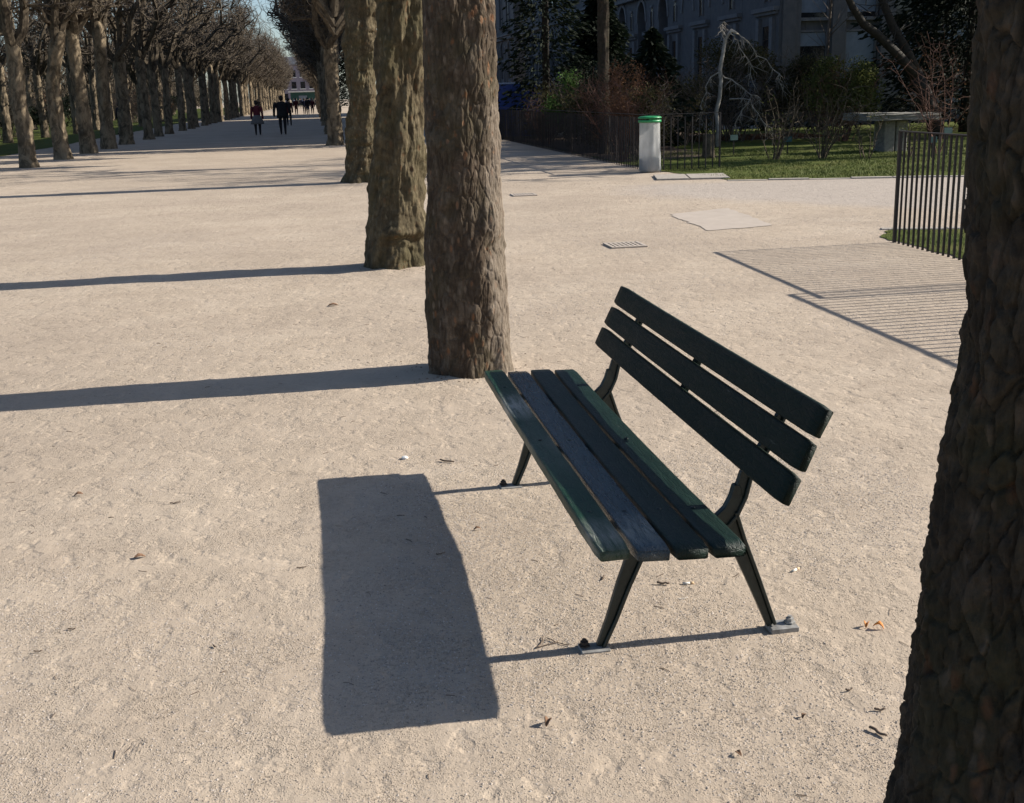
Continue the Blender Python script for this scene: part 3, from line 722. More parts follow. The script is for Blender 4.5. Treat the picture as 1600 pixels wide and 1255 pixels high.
for idx, ((a, b, lab), pts, r0) in enumerate(zip(LT[1:3], ([(0, 0), (1, .02), (2, -.02), (3, .03), (4.5, -.12)], [(0, 0), (1.2, -.08), (2, -.06), (2.6, .02), (3.4, .22), (4.5, .55)]), (.225, .25))):
    t = empty('plane_tree', AL(a, b), AY, lab, 'tree', GL); link('trunk', left_trunk(70+idx, pts, r0, 3.62+.3*idx), t)
    c_ = link('crown', CROWNS[idx+3], t, (pts[-2][1]*.9, 0, 0))
for a, b, lab in LT[3:]: plane_tree(a, b, lab, GL, sc=1.05)
names = ['dark trunk of the left row, second before the sunlit lawn gap', 'dark trunk with a lit upper limb, last of the left row before the lawn gap', 'dark trunk of the left row standing right of the sunlit lawn gap']
lon = 57.0; n_ = 0
while lon < 320:
    lab = names[n_] if n_ < 3 else (('%s shaded trunk past the sunlit lawn gap in the left row' % ('second third fourth fifth sixth seventh'.split()[n_-3])) if n_ < 9 else 'dark plane tree in the deep shade of the left row' if lon < 131 else 'small sunlit plane tree in the far stretch of the left row')
    if n_ != 3 or True: plane_tree(-7.8+.1*math.sin(lon*2), lon, lab, GL)
    n_ += 1; lon += 4.4 if n_ != 3 else 6.4
rr = random.Random(12)
for lat0, l0, l1, st in ((-13.6, 36, 150, 7.5), (-20, 48, 200, 10), (-30, 60, 240, 13)):
    l = l0
    while l < l1:
        plane_tree(lat0+rr.uniform(-1, 1), l+rr.uniform(-1.5, 1.5), 'dark bare tree standing on the lawn behind the left row', 'bare trees behind the left row', sc=rr.uniform(.85, 1.1), rz=rr.uniform(0, 6)); l += st

# ------------------------------------------------------------------ shrubs and garden trees
def leaf_cloud(rr, n, center, rad, size, power=.45, lumps=7):
    """leaf quads in an uneven volume: lumps of different size with gaps"""
    C = [(Vector((rr.uniform(-.6, .6), rr.uniform(-.6, .6), rr.uniform(-.55, .7))), rr.uniform(.35, .6)) for _ in range(lumps)]
    vs = []; fs = []
    for i in range(n):
        c, q = rr.choice(C)
        d = Vector((rr.gauss(0, 1), rr.gauss(0, 1), rr.gauss(0, 1))).normalized()*(rr.random()**power)*q
        p = c + d; p = Vector((p.x*rad[0], p.y*rad[1], p.z*rad[2])) + Vector(center)
        if p.z < .04: continue
        a = Vector((rr.gauss(0, 1), rr.gauss(0, 1), rr.gauss(0, .8))).normalized(); b = a.orthogonal().normalized()
        b.rotate(Quaternion(a, rr.uniform(0, 6.28))); s = size*rr.uniform(.6, 1.3); k = len(vs)
        vs += [p-a*s, p+b*s*.45, p+a*s, p-b*s*.45]; fs.append((k, k+1, k+2, k+3))
    return vs, fs
def stems(rr, m, n, h, spread, r0, sides=4, jit=.12, forks=3, base=.12):
    for k in range(n):
        az = rr.uniform(0, 6.28); p = Vector((math.cos(az)*base*rr.random(), math.sin(az)*base*rr.random(), -.03)); d = Vector((math.cos(az)*spread, math.sin(az)*spread, 1))
        hh = h*rr.uniform(.7, 1.05); st = 7; path = [p.copy()]
        for i in range(st):
            d = d + Vector((rr.gauss(0, jit), rr.gauss(0, jit), .03)); d.normalize(); p = p + d*hh/st; path.append(p.copy())
        m.tube(path, [r0*(1-.75*i/st) for i in range(st+1)], sides, False)
        for i in range(2, st+1):
            for _ in range(forks):
                az = rr.uniform(0, 6.28); d2 = Vector((math.cos(az)*.8, math.sin(az)*.8, rr.uniform(.1, 1.0))).normalized(); q = path[i].copy(); pp = [q.copy()]
                for _k in range(3):
                    d2 = (d2+Vector((rr.gauss(0, .3), rr.gauss(0, .3), rr.gauss(0, .2)))).normalized(); q = q + d2*h*.085*rr.uniform(.6, 1.3); pp.append(q.copy())
                m.tube(pp, [r0*.42, r0*.32, r0*.24, r0*.15], 3, False)
def shrub(name, lat, lon, h, rad, label, leafmat=None, nleaf=0, lsize=.05, stemmat='branch', nst=9, spread=.35, r0=.014, forks=3, group=None, cat='shrub', zc=None, rz=None, seed=None, lumps=8, base=.12):
    rr = random.Random(seed if seed is not None else int(lat*31+lon*7)); o = empty(name, AL(lat, lon), 0, label, cat, group)
    m = MB(); stems(rr, m, nst, h*.92, spread, r0, 4, .12, forks, base); m.obj('stem', M[stemmat], o, fix=False)
    if nleaf:
        zc = h*.58 if zc is None else zc; rz_ = (h-zc)*1.0 if rz is None else rz
        vs, fs = leaf_cloud(rr, nleaf, (0, 0, zc), (rad, rad, rz_), lsize, .5, lumps); MB().add(vs, fs).obj('foliage', M[leafmat], o, fix=False)
    return o
def conifer(lat, lon, h, rad, label, seed, z0=.3, n=12000, leaf=.10):
    rr = random.Random(seed); o = empty('evergreen_tree', AL(lat, lon), 0, label, 'tree'); m = MB()
    m.tube([(0, 0, -.1), (.03, 0, h*.5), (0, 0, h*.97)], [.16, .1, .02], 7).obj('trunk', M['bark_shaded'], o, True)
    vs, fs = [], []
    for i in range(n):
        t = rr.random()**.8; z = z0+(h-z0)*t; rmax = rad*(1-t)**(.32 if h > 8 else .6)*(1+.22*math.sin(z*5+seed)+.15*rr.gauss(0, 1)); az = rr.uniform(0, 6.28); q = rmax*rr.random()**.4
        p = Vector((math.cos(az)*q, math.sin(az)*q, z)); a = Vector((math.cos(az), math.sin(az), rr.uniform(-.9, .1))).normalized(); b = a.orthogonal().normalized(); b.rotate(Quaternion(a, rr.uniform(0, 6.28)))
        s = leaf*rr.uniform(.6, 1.4); k = len(vs); vs += [p-a*s, p+b*s*.4, p+a*s, p-b*s*.4]; fs.append((k, k+1, k+2, k+3))
    MB().add(vs, fs).obj('crown', M['leaf_dark'], o, fix=False); return o
conifer(8.3, 42, 14, 1.55, 'tall dark evergreen behind the blue container', 1)
conifer(10.6, 43.2, 5.2, 1.7, 'lower broad evergreen right of the one behind the blue container', 2)
conifer(9.2, 31.5, 3.2, 1.1, 'low black-green bush between the reddish shrub and the silvery weeping tree', 3, .1, 2600, .11)
conifer(20.6, 35, 9, 3.0, 'big dark evergreen mass beside the near right trunk', 4, .3, 22000)
conifer(23.8, 31.6, 6.5, 2.6, 'broad unseen evergreen added right of the near trunk to shade the leaning tree', 15, .2, 5000)  # out-of-view evergreen, added to block sun from the leaning tree
conifer(23.5, 38, 10, 3.2, 'second big evergreen at the right, partly hidden by the near trunk', 5, .3, 16000)
conifer(16.4, 41.5, 1.5, .9, 'small dark rounded bush at the foot of the pilastered building', 6, .05, 1400, .09)
conifer(18.3, 40.5, 1.9, 1.2, 'dark rounded bush behind the stone table', 7, .05, 1800, .09)
conifer(13.0, 42.5, 2.2, 1.4, 'dark bush low against the arched building', 8, .05, 2000, .1)
conifer(6.3, 205, 10, 2.6, 'distant dark evergreen seen in the slit between two right-row trunks', 21, .2, 5000, .22)
# grey trunk rising behind the long railing
t = empty('garden_tree', AL(7.45, 30), AY, 'straight grey trunk rising behind the long railing', 'tree')
link('trunk', bark_trunk([(-.1, .2), (0, .18), (.4, .155), (2, .145), (4.4, .14), (6.2, .1)], M['bark_dark'], 61, 40, 90, (.1, .2), .008, (0, 0), 4, .012), t)
link('crown', crown_mesh(400, 5.8, 6.2, 10.5, 2.6, 2.6, 4, .4, .08), t)
big = crown_mesh(410, 4.6, 5.2, 14.5, 4.2, 4.2, 6, .9, .13)
for lat, lon, lab in ((17.2, 27.2, 'tall bare garden tree hidden behind the near right trunk, nearer the lawn edge'), (20.6, 32.0, 'tall bare garden tree hidden behind the near right trunk, deeper in the garden'), (24.5, 39.0, 'tall bare garden tree hidden behind the near right trunk, close to the building'), (23.0, 29.3, 'tall bare garden tree hidden behind the near right trunk, far across the lawn'), (18.9, 24.6, 'tall bare garden tree hidden behind the near right trunk, close to the stone kerb')):
    t = empty('garden_tree', AL(lat, lon), AY+lon, lab, 'tree'); link('trunk', TRUNKS[1], t, scale=(1, 1, 1.35)); link('crown', big, t)
shrub('deciduous_shrub', 7.2, 27.2, 2.35, .6, 'rounded reddish-brown bare shrub behind the railing left of the litter bin', 'leaf_brown', 2600, .035, 'twig_red', 26, .42, .012, 5)
shrub('evergreen_shrub', 7.4, 34.5, 2.2, .75, 'fresh green leafy shrub beside the blue container', 'leaf_green', 1100, .06, 'branch', 9, .3, .015, 2)
shrub('deciduous_shrub', 7.2, 36.5, 1.5, .6, 'low brownish twiggy shrub in front of the blue container', None, 0, .04, 'twig_red', 16, .5, .01, 4)
shrub('evergreen_shrub', 12.6, 34.4, 3.0, 1.5, 'wide twiggy green shrub under the silvery weeping tree', 'leaf_olive', 9000, .042, 'twig_brown', 40, .45, .012, 4, zc=1.9, rz=1.1, base=.7)
shrub('evergreen_shrub', 14.3, 34.2, 2.6, 1.2, 'green-topped shrub between the weeping tree and the clipped one', 'leaf_olive', 8000, .042, 'twig_brown', 30, .4, .012, 4, zc=1.6, rz=1.0, base=.5)
shrub('evergreen_shrub', 15.1, 32.2, 2.35, 1.15, 'clipped rounded shrub with sunlit yellow-green leaves', 'leaf_yellow', 13000, .042, 'twig_red', 26, .38, .014, 4, zc=1.45, rz=1.0, lumps=14, base=.4)
shrub('deciduous_shrub', 10.4, 33, 2.3, 1.0, 'brown tangled bare shrub behind the short railing', 'leaf_olive', 2500, .04, 'twig_brown', 34, .5, .012, 5, base=.5)
shrub('deciduous_shrub', 8.4, 29.5, 1.9, .8, 'dark tangled bare shrub just right of the grey garden trunk', None, 0, .04, 'twig_brown', 26, .5, .011, 5, base=.4)
for k, (lat, lon, h, mt_, lab) in enumerate(((8.0, 28.6, 1.7, 'leaf_olive', 'dark bush pressed against the long railing, nearest the litter bin'), (8.3, 31.2, 2.2, 'leaf_dark', 'dark bush behind the long railing, left of the grey garden trunk'), (7.9, 33.0, 1.6, 'leaf_olive', 'low olive bush behind the long railing, just right of the fresh green shrub'), (8.5, 37.2, 2.4, 'leaf_dark', 'dark bush behind the long railing under the tall evergreen'), (7.9, 39.8, 1.7, 'leaf_olive', 'brownish bush behind the far part of the long railing'), (10.6, 33.6, 2.0, 'leaf_olive', 'olive-brown bush between the grey garden trunk and the weeping tree'), (13.3, 36.8, 2.3, 'leaf_dark', 'dark bush in the gap behind the two green shrubs'))):
    shrub('evergreen_shrub', lat, lon, h, 1.05, lab, mt_, 4200, .045, 'twig_brown', 18, .45, .012, 3, zc=h*.5, rz=h*.55, base=.4, lumps=11)
# bare multi-stemmed shrubs on the front of the lawn
for lat, lon, h, lab, ns in ((10.2, 25.2, 1.75, 'bare many-stemmed shrub on the lawn edge, leftmost of the three', 9), (11.15, 24.75, 1.9, 'bare many-stemmed shrub on the lawn edge, middle of the three', 13), (12.0, 24.2, 1.3, 'small bare shrub with few stems at the left of the stone table', 5), (13.0, 24.3, .95, 'small bare shrub beside the pillar of the stone table', 4)):
    shrub('deciduous_shrub', lat, lon, h, .5, lab, 'leaf_yellow', 70, .03, 'branch', ns, .42, .015, 2, 'bare shrubs on the lawn edge')
shrub('deciduous_shrub', 14.1, 25.0, 2.6, .8, 'tall reddish bare shrub behind the right railing', 'leaf_brown', 120, .03, 'twig_red', 9, .32, .014, 4)
for k, (lat, lon) in enumerate(((19.4, 37), (17.2, 38.5))):
    shrub('deciduous_shrub', lat, lon, 1.6, .8, ['low twiggy shrub in the shade of the big evergreen', 'low twiggy shrub behind the clipped one'][k], 'leaf_yellow', 300, .04, 'twig_brown', 14, .5, .012, 4)
# silvery weeping tree
def weeping():
    rr = random.Random(8); o = empty('weeping_tree', AL(11.15, 31.6), AY, 'crooked silvery weeping tree with a bent-over top', 'tree'); m = MB()
    tr = [(-.05, 0, -.1), (0, 0, .5), (-.06, .05, .95), (.02, 0, 1.35), (.05, 0, 1.8), (.03, .05, 2.1), (.10, 0, 2.55), (.16, .02, 2.9), (.32, 0, 3.12), (.52, 0, 3.02)]
    m.tube(tr, [.075, .065, .06, .055, .055, .06, .05, .05, .05, .03], 7).obj('trunk', M['twig_pale'], o, True)
    b = MB()
    arcs = [((.55, 0, 3.2), (1.0, .0, 2.95), (1.55, .1, 2.5), (2.05, .1, 1.95), (2.2, .1, 1.6)), ((.5, 0, 3.15), (.85, .3, 2.9), (1.2, .5, 2.4), (1.35, .5, 1.8)), ((.05, 0, 2.0), (.5, -.2, 1.75), (1.0, -.3, 1.45), (1.3, -.3, 1.3)), ((.05, 0, 2.1), (-.35, .1, 1.9), (-.5, .1, 1.3), (-.62, .1, .9)), ((.4, 0, 1.35), (.9, -.4, 1.3), (1.3, -.5, .7), (1.7, -.4, .35)), ((.35, 0, 3.0), (.2, 0, 3.25), (.3, .05, 3.4), (.26, .02, 3.25)), ((.9, -.4, 1.3), (.6, -.3, .9), (.45, -.3, .55))]
    for a in arcs:
        P_ = [Vector((p[0]*.86-(.14 if p[2] > 2.4 else 0), p[1], p[2]*.98)) for p in a]; f = []
        for i in range(len(P_)-1):
            for t_ in (0, .33, .66): f.append(P_[i].lerp(P_[i+1], t_)+Vector((rr.gauss(0, .03), rr.gauss(0, .03), rr.gauss(0, .025))))
        f.append(P_[-1]); n = len(f); b.tube(f, [.020*(1-.75*i/n) for i in range(n)], 4, False)
        for p in f[2:]:
            for _ in range(3):
                d = Vector((rr.gauss(0, .4), rr.gauss(0, .4), -rr.uniform(.3, 1))); q = [p]
                for _k in range(3): q.append(q[-1]+d*.15+Vector((rr.gauss(0, .03), rr.gauss(0, .03), 0)))
                b.tube(q, [.006, .005, .004, .003], 3, False)
    b.obj('branch', M['twig_pale'], o, fix=False)
weeping()
# slender young tree and the tree leaning over the lawn
t = empty('young_tree', AL(17.9, 40), AY, 'slender sunlit young tree rising through the clipped shrub', 'tree')
MB().tube([(0, 0, -.1), (.05, 0, 1), (.18, 0, 2.2), (.22, 0, 3.4), (.3, 0, 5), (.36, 0, 7)], [.07, .065, .06, .05, .04, .02], 6).obj('trunk', M['twig_brown'], t, True)
m = MB(); rr = random.Random(5)
for k in range(26):
    z = rr.uniform(2.6, 6.8); az = rr.uniform(0, 6.28); p = Vector((.28, 0, z)); d = Vector((math.cos(az), math.sin(az), .8)); q = [p]
    for _ in range(4): d = d+Vector((rr.gauss(0, .2), rr.gauss(0, .2), .1)); q.append(q[-1]+d.normalized()*.28)
    m.tube(q, [.016, .013, .01, .008, .004], 3, False)
m.obj('crown', M['twig_brown'], t, fix=False)
t = empty('leaning_tree', AL(17.4, 31.5), AY, 'bare dark tree with two thick limbs leaning left over the lawn', 'tree')
MB().tube([(.4, 0, -.1), (.15, 0, .7), (-.2, 0, 1.4), (-.45, 0, 1.85)], [.26, .22, .2, .17], 9).obj('trunk', M['bark_shaded'], t, True)
MB().tube([(-.35, 0, 1.7), (-1.05, -.1, 2.35), (-1.75, -.2, 2.9), (-2.25, -.3, 3.2), (-2.6, -.3, 3.65), (-3.0, -.4, 4.3), (-3.6, -.5, 5.4)], [.16, .13, .12, .11, .10, .09, .05], 8).obj('limb', M['bark_shaded'], t, True)
MB().tube([(-.3, .05, 1.75), (-.75, .2, 2.6), (-1.1, .3, 3.2), (-1.5, .4, 4.1), (-2.0, .5, 5.6)], [.15, .14, .12, .1, .06], 8).obj('limb', M['bark_shaded'], t, True)
m = MB(); rr = random.Random(6)
for k in range(60):
    s_ = rr.random(); p = Vector((-.9, 0, 2.2)).lerp(Vector((-3.4, -.4, 5.2)), s_) if rr.random() < .6 else Vector((-.8, .2, 2.7)).lerp(Vector((-1.9, .5, 5.4)), s_)
    d = Vector((rr.gauss(0, 1), rr.gauss(0, 1), rr.uniform(-.2, 1))); q = [p]
    for _ in range(5): d = d.normalized()+Vector((rr.gauss(0, .35), rr.gauss(0, .35), .05)); q.append(q[-1]+d.normalized()*.2)
    m.tube(q, [.018, .014, .011, .009, .007, .004], 3, False)
m.obj('crown', M['bark_shaded'], t, fix=False)
# brown leaves lying on the soil bed
vs, fs = [], []; rr = random.Random(4)
for k in range(2600):
    p = AL(rr.uniform(9.8, 16), rr.uniform(34.8, 37.8), .02+rr.uniform(0, .03)); a = Vector((rr.gauss(0, 1), rr.gauss(0, 1), rr.gauss(0, .35))).normalized(); b = a.orthogonal().normalized(); b.rotate(Quaternion(a, rr.uniform(-.6, .6))); s_ = .07; q = len(vs)
    vs += [p-a*s_, p+b*s_*.6, p+a*s_, p-b*s_*.6]; fs.append((q, q+1, q+2, q+3))
tag(MB().add(vs, fs).obj('leaf_litter', M['leaf_brown'], fix=False), 'reddish-brown fallen leaves on the garden bed', 'leaves', kind='stuff')
# planting behind the left row
rr = random.Random(77)
GLS = 'shrubs behind the left row'
for k in range(46):
    lat, lon = -rr.uniform(15.5, 27), 38+k*2.6+rr.uniform(-2, 2)
    if 88 < lon < 96 and lat > -22: lat -= 8
    if k % 3: shrub('deciduous_shrub', lat, lon, rr.uniform(2.2, 4.0), 1.6, 'brown bare shrub on the lawn behind the left row', 'leaf_brown', 260, .07, 'twig_brown', 26, .5, .016, 5, GLS, base=.6, seed=k)
    else: shrub('evergreen_shrub', lat, lon, rr.uniform(1.8, 3.4), 1.6, 'dark green shrub on the lawn behind the left row', 'leaf_dark', 900, .11, 'branch', 10, .4, .016, 2, GLS, seed=k)
conifer(-16.5, 42.5, 3.4, 1.6, 'dark evergreen bush at the left edge behind the cut-off trunk', 9, .05, 2600, .12)
conifer(-15.6, 47.5, 2.6, 1.3, 'dark evergreen bush between the two sunlit left trunks', 10, .05, 2200, .12)
# distant wood closing the view to the left: clumps of bare crown, one mass
vs, fs = [], []; rr = random.Random(31)
for k in range(900):
    lat = -(30+55*rr.random()**1.4) if k < 700 else -rr.uniform(24, 33); lon = rr.uniform(25, 330) if k < 700 else rr.uniform(95, 330); hh = rr.uniform(3.5, 9.5); c = AL(lat, lon)
    for _ in range(80):
        d = Vector((rr.gauss(0, 1), rr.gauss(0, 1), rr.gauss(0, 1))).normalized()*rr.random()**.5
        p = c+Vector((d.x*2.8, d.y*2.8, hh*.5+d.z*hh*.5)); a = Vector((rr.gauss(0, .5), rr.gauss(0, .5), 1)).normalized(); b = a.orthogonal().normalized(); b.rotate(Quaternion(a, rr.uniform(0, 6.28))); s_ = rr.uniform(.3, .8); q = len(vs)
        vs += [p-a*s_, p+b*s_*.1, p+a*s_, p-b*s_*.1]; fs.append((q, q+1, q+2, q+3))
tag(MB().add(vs, fs).obj('distant_wood', M['branch'], fix=False), 'far-off brown winter wood behind the left row', 'wood', kind='stuff')
wl = empty('low_wall', AL(-27, 62), AY, 'low pale garden wall behind the sunlit left trunks', 'wall')
MB().box((0, 0, .45), (14, .3, .9)).obj('wall', M['kerb'], wl); MB().box((0, 0, .94), (14.1, .42, .1)).obj('coping', M['ledge'], wl)
bl = empty('bollard', AL(-11.3, 104), 0, 'small white post by the sunlit lawn gap in the left row', 'bollard')
MB().lathe([(.09, -.05), (.09, .8), (.11, .82), (.11, .9), (.06, .98)], 14).obj('post', M['white'], bl, True); MB().lathe([(.095, .6), (.095, .68)], 14).obj('band', M['iron'], bl)

# ------------------------------------------------------------------ railings
BAR = MB().box((0, 0, .565), (.019, .019, 1.15)).mesh('bar', M['iron'])
BARL = MB().box((0, 0, .545), (.02, .02, 1.09)).mesh('bar', M['iron'])
def railing(p, q, label, h=1.149, space=.15, post=True, bar=BAR, limit=290, rail=.045, endpost=(1, 1)):
    p, q = Vector((*p, 0)), Vector((*q, 0)); d = q-p; L = d.length; ang = math.atan2(d.y, d.x)
    o = empty('iron_railing', p, ang, label, 'railing', 'iron railings')
    MB().box((L/2, 0, h-.005), (L+.02, rail, .012)).obj('top_rail', M['iron'], o)
    for x, e in ((0, endpost[0]), (L, endpost[1])):
        if e: MB().box((x, 0, h/2-.02), (.032, .032, h+.02)).obj('post', M['iron'], o)
    n = int(L/space); rr = random.Random(int(L*100))
    for k in range(1, min(n, limit)):
        b = link('bar', bar, o, (k*L/n, 0, 0)); b.rotation_euler = (rr.gauss(0, .003), rr.gauss(0, .003), rr.gauss(0, .1)); b.scale = (1, 1, (h-.012)/1.14)
        if bar is BAR: b.scale = (1, 1, (h-.012)/1.141)
    return o
railing((4.09, 12.08), (4.44, 9.28), 'tall black iron railing at the right, next to the near trunk', 1.15, .104)
railing((4.235, 9.50), (4.86, 5.2), 'black railing hidden behind the near trunk, seen by its striped shadow', 1.15, .104)
f1 = AL(6.68, 23.35); f2 = AL(6.70, 61)
railing(f1.to_2d(), f2.to_2d(), 'long dark iron railing receding beside the path behind the litter bin', 1.13, .15, bar=BARL)
railing((2.98, 24.05), (4.50, 24.45), 'short iron railing right of the litter bin at the lawn corner', 1.13, .155, bar=BARL)

# ------------------------------------------------------------------ litter bin
def litter_bin():
    o = empty('litter_bin', (2.94, 23.7, 0), R(12), 'litter bin of clouded plastic bag under a green hoop and lid', 'litter bin'); rr = random.Random(2)
    ns, nz = 40, 22; vs, fs = [], []
    for i_ in range(nz+1):
        z = 1.0*(1-i_/nz)+.015; base = .205+.012*(i_/nz)
        if i_ == nz: base *= .96
        for k in range(ns):
            t_ = 2*math.pi*k/ns; fold = .012*math.sin(3*t_+1+i_*.05)*min(1, i_/5)+.007*math.sin(7*t_+i_*.11)+.006*math.sin(11*t_-i_*.07)
            r_ = base+fold*(.4+.6*i_/nz)*(1+.25*math.sin(i_*.9+k)); vs.append((r_*math.cos(t_), r_*math.sin(t_), z))
    for i_ in range(nz):
        for k in range(ns): k2 = (k+1) % ns; fs.append((i_*ns+k, i_*ns+k2, (i_+1)*ns+k2, (i_+1)*ns+k))
    fs.append(tuple(nz*ns+k for k in range(ns)))
    MB().add(vs, fs).obj('bag', M['bag'], o, True)
    MB().lathe([(.16, .03), (.198, .05), (.2, .2), (.195, .27), (.1, .31)], 20).obj('rubbish', M['trash'], o, True)
    MB().lathe([(.215, .985), (.230, .985), (.234, 1.01), (.230, 1.035), (.222, 1.035), (.215, 1.02)], 36).obj('hoop', M['green_plastic'], o, True)
    MB().lathe([(.225, 1.062), (.238, 1.068), (.236, 1.085), (.2, 1.105), (.1, 1.112), (.02, 1.113)], 36).obj('lid', M['green_plastic'], o, True)
    MB().tube([(.05, .25, -.1), (.05, .25, 1.08)], .024, 10).obj('post', M['iron_green'], o, True)
    MB().box((.05, .235, 1.05), (.1, .05, .06)).obj('hinge', M['iron_green'], o)
litter_bin()

# ------------------------------------------------------------------ stone table, plaques, container
tb = empty('stone_table', AL(13.75, 26.6), AY+R(4), 'flat stone slab table on a split pillar, on the lawn', 'table')
rr = random.Random(9)
m = MB(); m.box((0, 0, .83), (1.95, 1.15, .17)); me = m.mesh('table_top', M['stone']); bm = bmesh.new(); bm.from_mesh(me); bmesh.ops.subdivide_edges(bm, edges=bm.edges, cuts=7, use_grid_fill=True)
for v in bm.verts: v.co += Vector((rr.gauss(0, .012), rr.gauss(0, .012), rr.gauss(0, .006)-.02*v.co.x))
bm.to_mesh(me); bm.free(); link('table_top', me, tb)
for x, wd in ((-.16, .29), (.17, .31)):
    MB().box((x, 0, .36), (wd, .5, .76)).obj('pillar_block', M['stone'], tb, bevel=.03, segs=2)
for lat, lon, h, lab, rz in ((10.15, 27.6, .42, 'small teal plant plaque behind the leftmost bare shrub', .1), (11.3, 27.0, .36, 'small teal plant plaque behind the middle bare shrub', -.1), (13.95, 24.3, .55, 'small teal plant plaque behind the right railing', .05), (13.2, 23.6, .4, 'tiny teal plaque low beside the right railing end', 0)):
    o = empty('plant_plaque', AL(lat, lon), AY+rz, lab, 'plaque', 'plant plaques on the lawn')
    MB().box((0, .012, h/2-.05), (.025, .012, h+.1)).obj('stake', M['iron'], o)
    MB().box((0, 0, h), (.2, .008, .13), Matrix.Rotation(R(-8), 3, 'X')).obj('plate', M['green_sign'], o)
st = empty('tree_stump', AL(9.15, 26.6), 0, 'low grey stump behind the short railing', 'stump')
MB().lathe([(.17, -.02), (.15, .1), (.135, .5), (.13, .56), (.05, .57)], 14).obj('trunk', M['branch'], st, True)
bc = empty('container', AL(7.6, 44.0), AY, 'blue metal container behind the long railing', 'container')
MB().box((0, 0, 1.0), (2.3, 1.3, 1.9)).obj('body', M['bluepaint'], bc)
MB().box((0, 0, 1.98), (2.4, 1.4, .06)).obj('rim', simple('pale_blue_edge', (.2, .27, .42), (.26, .34, .5), 9, .5, 0), bc)
for x in (-.9, -.3, .3, .9): MB().box((x, -.675, 1.0), (.07, .05, 1.86)).obj('rib', M['bluepaint'], bc)
# ------------------------------------------------------------------ drain covers
def drain(x, y, rz, label):
    o = empty('drain_cover', (x, y, 0), rz, label, 'drain cover', 'drain covers in the gravel'); s_ = .40
    MB().box((0, 0, .001), (s_-.06, s_-.06, .006)).obj('pit', M['iron'], o)  # dark plate put in for the shade of the open drain
    fr = MB()
    for sg in (-1, 1): fr.box((sg*(s_/2-.02), 0, .006), (.04, s_, .02)); fr.box((0, sg*(s_/2-.02), .0065), (s_-.081, .04, .02))
    fr.obj('rim', M['concrete'], o, bevel=.003, segs=1)
    for k in range(6): MB().box((-s_/2+.075+k*.05, 0, .008), (.026, s_-.085, .012)).obj('bar', M['concrete'], o)
    for k in range(3): MB().box((0, -.1+k*.1, .0085), (s_-.085, .02, .0115)).obj('cross_bar', M['concrete'], o)
drain(1.28, 12.45, AY, 'small iron drain cover in the gravel behind the bench back'); drain(.29, 19.15, AY, 'small far drain cover right of the grey scaly trunk')

